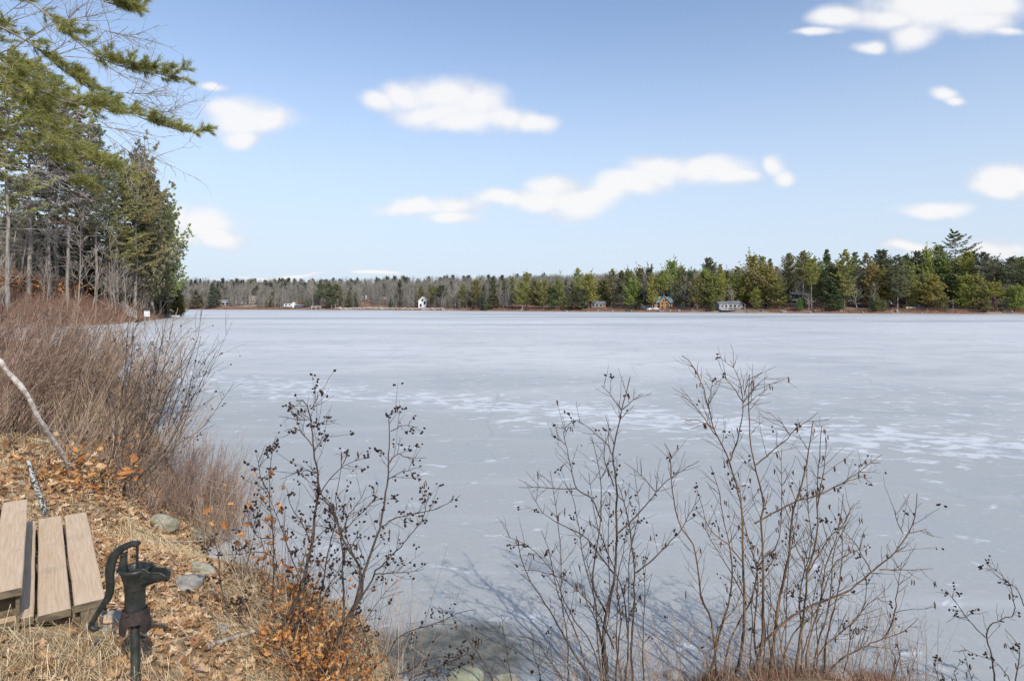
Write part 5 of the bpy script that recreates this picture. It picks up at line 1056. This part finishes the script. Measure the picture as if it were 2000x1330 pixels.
for a in ((205,1205,95,40,'flat grey slab wedged under the steps behind the pump handle',M_STONE,1,.35),(382,1108,64,32,'tan rounded stone at the ice edge right of the pump spout',M_MOSSSTONE,2,.55),(352,1135,80,34,'flat pale stone beside the pump spout',M_STONE,3,.35),
 (425,1228,34,16,'small pale stone in the leaves above the pale branch',M_STONE,4,.5),(908,1325,66,22,'mossy green boulder breaking the clear ice at bottom centre',M_PALESTONE,5,.55),(310,1012,60,36,'mossy boulder under the purplish shrubs',M_MOSSSTONE,6,.7),
 (380,1040,60,24,'wet stone at the edge of the ice below the purplish shrub',M_MOSSSTONE,9,.4),(1540,1302,90,20,'low dark flat stone among the brown alder stems',M_STONE,10,.25),
 (1460,1312,60,18,'small dark flat stone between the two big alders',M_STONE,11,.25),(1330,1322,60,14,'flat stone left of the brown alder stems',M_STONE,16,.25),(1640,1318,70,18,'dark flat stone right of the brown alder stems',M_STONE,12,.25),(985,1328,50,12,'low dark stone right of the mossy boulder',M_MOSSSTONE,17,.3),(210,1105,36,40,'upright grey stone between step boards and pump',M_STONE,18,.7)):
    stone(*a)

# ---------------------------------------------------------------- wooden steps
ang = math.radians(37.5); uv = np.array([math.cos(ang), math.sin(ang), 0]); vv = np.array([-math.sin(ang), math.cos(ang), 0])
st = empty('wooden_steps', (-2.09, 3.16, 1.49), ang); tag(st, 'weathered plank steps with wide boards descending towards the pump at left', 'steps')
def plank(x0, x1, y0, y1, z0, z1, seed):
    g = np.random.default_rng(seed); m = MB(); n = 9; b = .004; ysn = np.linspace(y0, y1, n); V = []; 
    for k, y in enumerate(ysn):
        w0, w1 = g.normal(0, .0012, 2); c = g.normal(0, .001)
        V.append([(x0+w0, y, z0), (x0+w0, y, z1-b), (x0+w0+b, y, z1+c), (x1+w1-b, y, z1+c), (x1+w1, y, z1-b), (x1+w1, y, z0)])
    V = np.array(V); i = np.arange(n * 6).reshape(n, 6); nx = np.roll(i, -1, 1)
    m.add(V.reshape(-1, 3), np.stack([i[:-1], i[1:], nx[1:], nx[:-1]], -1).reshape(-1, 4)); m.add(V[[0, -1]].reshape(-1, 3), [[0, 1, 2, 3], [0, 3, 4, 5], [9, 8, 7, 6], [11, 10, 9, 6]], 1)  # end faces: green-stained wood, darkened so their shade sits in the colour
    c0 = np.array([(x0+x1)/2, (y0+y1)/2, (z0+z1)/2]); m.v = [v - c0 for v in m.v]
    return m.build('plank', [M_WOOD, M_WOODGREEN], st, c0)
BW, GP, LEN = .131, .015, 1.68
for k in range(3):
    x1 = -k * (BW + GP); plank(x1 - BW, x1, .0 + (.01, -.012, .008)[k], LEN + (.0, .015, -.01)[k], -.036, 0, k)
for k in range(3):
    x1 = -.335 - k * (BW + GP); plank(x1 - BW, x1, -.06 + (.0, .01, -.01)[k], LEN - .07, .14, .176, 10 + k)
for k in range(3):
    x1 = -.67 - k * (BW + GP); plank(x1 - BW, x1, -.08, LEN - .1, .316, .352, 20 + k)
for y in (.09, LEN * .5, LEN - .12):
    m = MB(); box(m, -.47, -.015, y - .02, y + .02, -.17, -.037); m.build('stringer', M_WOODGREEN, st); m = MB(); box(m, -.80, -.35, y - .02, y + .02, .0, .139); m.build('stringer', M_WOODGREEN, st); m = MB(); box(m, -1.14, -.69, y - .02, y + .02, .17, .315); m.build('stringer', M_WOODGREEN, st)
for x, y, t in ((-.06, .05, -.04), (-.40, .05, -.04), (-.44, .135, .135), (-.78, .05, .13), (-.06, LEN - .06, -.04), (-.44, LEN - .1, .13), (-1.1, .05, .3)):
    m = MB(); box(m, x - .045, x + .045, y - .045, y + .045, -.75, t); m.build('post', M_WOODGREEN, st)
m = MB(); box(m, -.36, -.345, -.02, LEN - .05, -.12, .138); m.build('riser', M_WOODGREEN, st)

# ---------------------------------------------------------------- pitcher pump
PY = 2.8; S = PY / F / 3.5; PX = at(924 / 3.5, 0, PY)[0]
def L2(X_, Yz): return np.array([(X_ - 924) * S, 0, CZ - (950 + Yz / 3.5 - HZ) / F * PY])
pump = empty('hand_pump', (PX, PY, 0)); QK = PY / 3.1 * .87; tag(pump, 'old dark green cast-iron pitcher pump on a pipe, curved handle hanging at its left', 'water pump')
def zz(Yz): return L2(0, Yz)[2]
_lathe = lathe
def lathe(m, prof, *a, **k): return _lathe(m, [(r * QK, z) for r, z in prof], *a, **k)
tilt = .03
m = MB(); lathe(m, [(.024, zz(1420)), (.024, zz(1100)), (.025, zz(900))], 20); m.build('pipe', M_PIPE, pump)
m = MB(); lathe(m, [(.029, zz(905)), (.047, zz(870)), (.052, zz(850)), (.055, zz(826)), (.053, zz(815)), (.053, zz(740)), (.052, zz(700)), (.056, zz(694)), (.056, zz(686)), (.056, zz(680)), (.059, zz(650)), (.068, zz(610)), (.075, zz(582)), (.080, zz(572)), (.082, zz(560)), (.081, zz(551)), (.070, zz(550)), (.064, zz(556)), (.06, zz(600)), (.045, zz(690)), (.001, zz(700))], 36)
bd = m.build('body', M_IRON, pump)
m = MB(); lathe(m, [(.001, zz(600)), (.04, zz(600)), (.046, zz(596)), (.04, zz(590)), (.001, zz(588))], 20); m.build('plunger', M_IRON, pump, (0, 0, 0))
# clamp base: flared rusty skirt with cut-out feet
m = MB(); segs = 32; prof = [(.052, 832), (.056, 850), (.058, 868), (.062, 890), (.064, 905)]; V = []
for r, yy in prof: V.append([(r * math.cos(a) * 1.0, r * math.sin(a) * .85, zz(yy)) for a in np.arange(segs) / segs * 2 * math.pi])
low = []
for a in np.arange(segs) / segs * 2 * math.pi: low.append((.066 * math.cos(a), .058 * math.sin(a), zz(905) - (.052 if math.cos(a * 3 + .4) > .1 else .004)))
V.append(low); V = np.array(V); i = np.arange(V.shape[0] * segs).reshape(-1, segs); nx = np.roll(i, -1, 1); q = np.stack([i[:-1], nx[:-1], nx[1:], i[1:]], -1).reshape(-1, 4)
m.add(V.reshape(-1, 3), q); m.add(V.reshape(-1, 3) * (.93, .93, 1), q); m.build('base', M_RUST, pump)
for a in (.3, 2.6, 4.6): m = MB(); lathe(m, [(.001, 0), (.011, 0), (.011, .012), (.001, .012)], 6); m.build('bolt', M_RUST, pump, (.054 * math.cos(a), .047 * math.sin(a), zz(852)))
# spout: open trough
def sweep(pts, ws, hs, mt, name, par, sides=8, sq=.0, flat=False):
    P_ = smoothline(np.array(pts), 28); w = np.interp(np.linspace(0, 1, 28), np.linspace(0, 1, len(ws)), ws); h = np.interp(np.linspace(0, 1, 28), np.linspace(0, 1, len(hs)), hs)
    T_ = unit(np.gradient(P_, axis=0)); N_ = np.array([[0, 1., 0]] * 28); Bn = np.cross(T_, N_); a = np.arange(sides) / sides * 2 * math.pi + math.pi / sides
    ca, sa = np.cos(a), np.sin(a); ca = np.sign(ca) * np.abs(ca) ** .6; sa = np.sign(sa) * np.abs(sa) ** .6
    V = P_[:, None] + w[:, None, None] * ca[None, :, None] * Bn[:, None] + h[:, None, None] * sa[None, :, None] * N_[:, None]
    i = np.arange(28 * sides).reshape(28, sides); nx = np.roll(i, -1, 1); m = MB(); m.add(V.reshape(-1, 3), np.stack([i[:-1], nx[:-1], nx[1:], i[1:]], -1).reshape(-1, 4), 0, True)
    m.add(V[[0, -1]].reshape(-1, 3), [list(range(sides))[::-1], list(range(sides, 2 * sides))]); return m.build(name, mt, par)
m = MB(); n = 14; s = np.linspace(0, 1, n); top = np.stack([np.interp(s, [0, .25, .45, .8, 1], [965, 1015, 1050, 1115, 1150]), np.interp(s, [0, .25, .45, .8, 1], [540, 548, 578, 578, 602])], 1)
bot = np.stack([np.interp(s, [0, .2, .5, .85, 1], [965, 985, 1040, 1112, 1146]), np.interp(s, [0, .2, .5, .85, 1], [688, 680, 662, 640, 645])], 1); hw_ = np.interp(s, [0, .3, .8, 1], [.042, .030, .024, .022]); V = []
for k in range(n):
    a, b = L2(*top[k]), L2(*bot[k]); row = []
    for j, (f, yy) in enumerate(((0, -1), (.35, -1), (.75, -.75), (1, -.3), (1, .3), (.75, .75), (.35, 1), (0, 1), (0, .82), (.6, .6), (.8, 0), (.6, -.6), (0, -.82))): p_ = a * (1 - f) + b * f; row.append((p_[0], yy * hw_[k], p_[2]))
    V.append(row)
V = np.array(V); i = np.arange(n * 13).reshape(n, 13); nx = np.roll(i, -1, 1); m.add(V.reshape(-1, 3), np.stack([i[:-1], i[1:], nx[1:], nx[:-1]], -1).reshape(-1, 4)); m.build('spout', M_IRON, pump)
for sy in (-1, 1): sweep([L2(*p_) + (0, sy * hh, .002) for p_, hh in zip(top[2:], hw_[2:])], [.0035] * 3, [.0045] * 3, M_IRON, 'spout_rim', pump)
# fulcrum bracket, handle, rod
f_ = sweep([L2(838, 580), L2(842, 530), L2(846, 480), L2(848, 455)], [.022, .018, .014, .012], [.017, .014, .012, .010], M_IRON, 'bracket', pump)
sweep([L2(946, 388), L2(900, 392), L2(845, 415), L2(795, 455), L2(762, 515), L2(750, 600), L2(754, 680), L2(742, 750), L2(702, 815), L2(655, 885), L2(628, 940)], [.012, .014, .017, .020, .0215, .019, .0175, .0155, .012, .0105, .010], [.011, .011, .010, .010, .010, .009, .009, .009, .009, .010, .011], M_IRON, 'handle', pump, 10)
sweep([L2(630, 925), L2(626, 955), L2(645, 972), L2(680, 968)], [.010, .012, .011, .006], [.011, .012, .011, .008], M_IRON, 'grip', pump)
for p_ in ((848, 462), (938, 394)): m = MB(); lathe(m, [(.001, -.019), (.009, -.019), (.009, .019), (.001, .019)], 8); o = m.build('pin', M_RUST, pump, L2(*p_)); o.rotation_euler = (math.pi / 2, 0, 0)
m = MB(); bar(m, L2(938, 396), L2(936, 575), .009); m.build('rod', M_RUST, pump)
m = MB(); bar(m, L2(800, 575), L2(850, 572), .012, .016); m.build('lug', M_IRON, pump)

lathe = _lathe
# ---------------------------------------------------------------- leaf litter, grass, orange leaves
g = np.random.default_rng(91)
LEAF = np.array([(0, -.5, 0), (.16, -.30, .03), (.12, -.18, .0), (.34, -.06, .07), (.17, .06, .0), (.32, .22, .08), (.14, .30, .02), (0, .55, .05), (-.14, .30, .02), (-.32, .20, .07), (-.17, .05, .0), (-.34, -.08, .08), (-.12, -.18, .0), (-.16, -.30, .03), (0, .0, -.03)])
LF = np.array([(14, i, (i + 1) % 14) for i in range(14)])
def leaves(m, C, size, g, tiltz=.5):
    n = len(C); a = g.uniform(0, 6.283, n); t = g.normal(0, tiltz, n); r = g.normal(0, tiltz, n)
    ca, sa = np.cos(a), np.sin(a); V = np.repeat((LEAF)[None], n, 0) * size[:, None, None]; V[:, :, 2] *= g.uniform(.5, 3.5, n)[:, None]
    ct, s_ = np.cos(t)[:, None], np.sin(t)[:, None]; x, y, z = V[..., 0], V[..., 1], V[..., 2]; y, z = y * ct - z * s_, y * s_ + z * ct; cr, sr = np.cos(r)[:, None], np.sin(r)[:, None]; x, z = x * cr - z * sr, x * sr + z * cr
    x, y = x * ca[:, None] - y * sa[:, None], x * sa[:, None] + y * ca[:, None]; V = np.stack([x, y, z], -1) + C[:, None]
    m.add(V.reshape(-1, 3), (LF[None] + (np.arange(n) * 15)[:, None, None]).reshape(-1, 3))
def bankpts(n, f=None, xr=(-7, .9), yr=(2.1, 8.6), mind=.05):
    x = g.uniform(*xr, n); y = g.uniform(*yr, n) ; d = shore_dist(x, y); k = (d > mind) & (np.abs(x) < y * .95 + .6)
    if f is not None: k &= f(x, y, d)
    return x[k], y[k], d[k]
def steps_mask(x, y):
    q = np.stack([x + 2.09, y - 3.16], -1); a = q @ uv[:2]; b = q @ vv[:2]; return ~((a > -1.2) & (a < .01) & (b > -.03) & (b < LEN + .03))
x, y, d = bankpts(36000, lambda x, y, d: steps_mask(x, y) & (g.random(len(x)) < .35 + .65 * (fbm(x, y, 2.2) > -.1)))
z = H(x, y) + g.uniform(.0, .035, len(x)); m = MB(); leaves(m, np.column_stack([x, y, z]), g.uniform(.035, .095, len(x)), g, .42); tag(m.build('leaf_litter', M_LEAF), 'brown oak leaves littering the near bank', 'leaves', kind='stuff')
# dry grass, combed down the slope in tussocks
x, y, d = bankpts(150000, lambda x, y, d: steps_mask(x, y) & (d > .12) & (g.random(len(x)) < np.clip(.14 + .7 * (fbm(x + 3, y, 1.6) > .1) + .8 * ((y < 3.1) & (x < -1.2)), 0, 1)))
n = len(x); z = H(x, y); L = g.uniform(.10, .34, n); dirx = .55 + .7 * fbm(x, y, .9) + g.normal(0, .55, n); diry = -.5 + .7 * fbm(y, x, 1.1) + g.normal(0, .55, n); dd = unit(np.column_stack([dirx, diry, g.uniform(.12, .95, n)]))
p0 = np.column_stack([x, y, z - .005]); p1 = p0 + dd * L[:, None] * .5 + (0, 0, .012); p2 = p0 + dd * L[:, None] * (1, 1, .35) + np.column_stack([g.normal(0, .02, n), g.normal(0, .02, n), -L * .05]); p2[:, 2] = np.maximum(p2[:, 2], z + .004)
w = unit(np.cross(dd, (0, 0, 1.))) * (g.uniform(.0006, .0014, n) * np.clip(y / 3.5, 1, 2.2))[:, None]
V = np.stack([p0 - w, p0 + w, p1 - w * .8, p1 + w * .8, p2], 1); m = MB(); i = (np.arange(n) * 5)[:, None]
m.add(V.reshape(-1, 3), np.concatenate([i + [0, 1, 3], i + [0, 3, 2], i + [2, 3, 4]])); tag(m.build('dry_grass', M_GRASS), 'straw-coloured dead grass matted over the near bank', 'grass', kind='stuff')
# twigs strewn about
x, y, d = bankpts(2600, lambda x, y, d: steps_mask(x, y)); n = len(x); z = H(x, y); a = g.uniform(0, 6.28, n); L = g.uniform(.06, .3, n); c = np.column_stack([x, y, z + .03]); dv = np.column_stack([np.cos(a), np.sin(a), g.normal(0, .15, n)]) * L[:, None]
m = MB(); tubes(m, np.stack([c - dv / 2, c + g.normal(0, .01, (n, 3)), c + dv / 2], 1), np.repeat([[.0022, .0018, .001]], n, 0), 3); tag(m.build('fallen_twigs', M_SHRUB_GREY), 'small dead twigs scattered over the leaves', 'twigs', kind='stuff')
# orange leafy sweetfern under the cone-crowded alder
e = empty('orange_leaved_shrub', (*gp(600, 1330)[:2], 0)); e.location = (0, 0, 0); tag(e, 'low shrub holding bright orange withered leaves at the foot of the left alder', 'shrub')
n = 120; px = np.clip(g.normal(610, 46, n), 500, 730); yb = g.uniform(3.8, 5.0, n); xb = (px - 1000) / F * yb; zb = H(xb, yb); h = g.uniform(.16, .56, n); s = np.linspace(0, 1, 6)[None, :, None]
P_ = np.column_stack([xb, yb, zb])[:, None] + (np.column_stack([g.normal(0, .2, n), g.normal(0, .2, n), np.ones(n)]) * h[:, None])[:, None] * s + np.cumsum(g.normal(0, .012, (n, 6, 3)), 1) * s
m = MB(); tubes(m, P_, np.repeat((.0032 * (1 - np.linspace(0, 1, 6) * .6))[None], n, 0), 4); m.build('stems', M_SHRUB_BROWN, e)['kind'] = 'stuff'
k = 20; t = g.uniform(.15, 1.0, (n, k)) ** 1.1; q = t * 5; i = np.clip(q.astype(int), 0, 4); f = (q - i)[..., None]; a = np.arange(n)[:, None]; C = (P_[a, i] * (1 - f) + P_[a, i + 1] * f).reshape(-1, 3) + g.normal(0, .03, (n * k, 3))
m = MB(); leaves(m, C, g.uniform(.022, .055, len(C)), g, 1.1); m.build('leaves', M_ORANGE, e)['kind'] = 'stuff'
# sparse orange leaves hanging on twigs above, and scattered clumps in the thicket
e = empty('withered_oak_sprig', (0, 0, 0)); tag(e, 'thin sprigs with single orange leaves between the pump and the alder', 'shrub')
n = 16; px = g.uniform(425, 640, n); yb = g.uniform(4.4, 5.4, n); xb = (px - 1000) / F * yb; zb = H(xb, yb); h = g.uniform(.5, 1.0, n)
P_ = np.column_stack([xb, yb, zb])[:, None] + (np.column_stack([g.normal(0, .2, n), g.normal(0, .2, n), np.ones(n)]) * h[:, None])[:, None] * s + np.cumsum(g.normal(0, .015, (n, 6, 3)), 1) * s
m = MB(); tubes(m, P_, np.repeat((.003 * (1 - np.linspace(0, 1, 6) * .6))[None], n, 0), 4); m.build('stems', M_SHRUB_BROWN, e)['kind'] = 'stuff'
C = P_[:, 2:].reshape(-1, 3); C = C[g.random(len(C)) < .8] + g.normal(0, .02, (len(C), 3))[:1]; m = MB(); leaves(m, C, g.uniform(.05, .085, len(C)), g, 1.2); m.build('leaves', M_ORANGE, e)['kind'] = 'stuff'
for i, (px, py, r, nl, lb) in enumerate(((118, 920, .28, 140, 'bright orange clump of leaves under the fallen pale trunk'), (175, 935, .25, 90, 'orange leaf clump right of the fallen trunk foot'), (225, 860, .22, 90, 'amber leaf clump within the middle of the thicket'), (35, 930, .35, 110, 'tan leaf clump at the left edge above the steps'))):
    c = gp(px, py + 20); C = c + g.normal(0, 1, (nl, 3)) * (r, r, r * .5) + (0, 0, .12); C[:, 2] = np.maximum(C[:, 2], H(C[:, 0], C[:, 1]) + .02); m = MB(); leaves(m, C, g.uniform(.05, .11, nl), g, .9)
    tag(m.build('leaf_clump', M_ORANGE if i != 3 else M_LEAF), lb, 'leaves', kind='stuff')
# tufts of reddish grass on the right-hand edge of the bank
n = 5000; px = g.uniform(1080, 1800, n); y = g.uniform(4.5, 5.0, n); x = (px - 1000) / F * y; d = shore_dist(x, y); kk = (d > -.02) & (fbm(x * 3, y, 1.5) > -.35); x, y = x[kk], y[kk]; n = len(x); z = H(x, y)
dd = unit(np.column_stack([g.normal(0, .7, n), g.normal(.3, .5, n), g.uniform(.3, 1, n)])); L = g.uniform(.03, .12, n); p0 = np.column_stack([x, y, z]); w = unit(np.cross(dd, (0, 0, 1.))) * .0022; V = np.stack([p0 - w, p0 + w, p0 + dd * L[:, None]], 1)
m = MB(); m.add(V.reshape(-1, 3), np.arange(n * 3).reshape(-1, 3)); tag(m.build('edge_grass', M_BRUSH), 'reddish brown grass tufts edging the ice under the big alders', 'grass', kind='stuff')
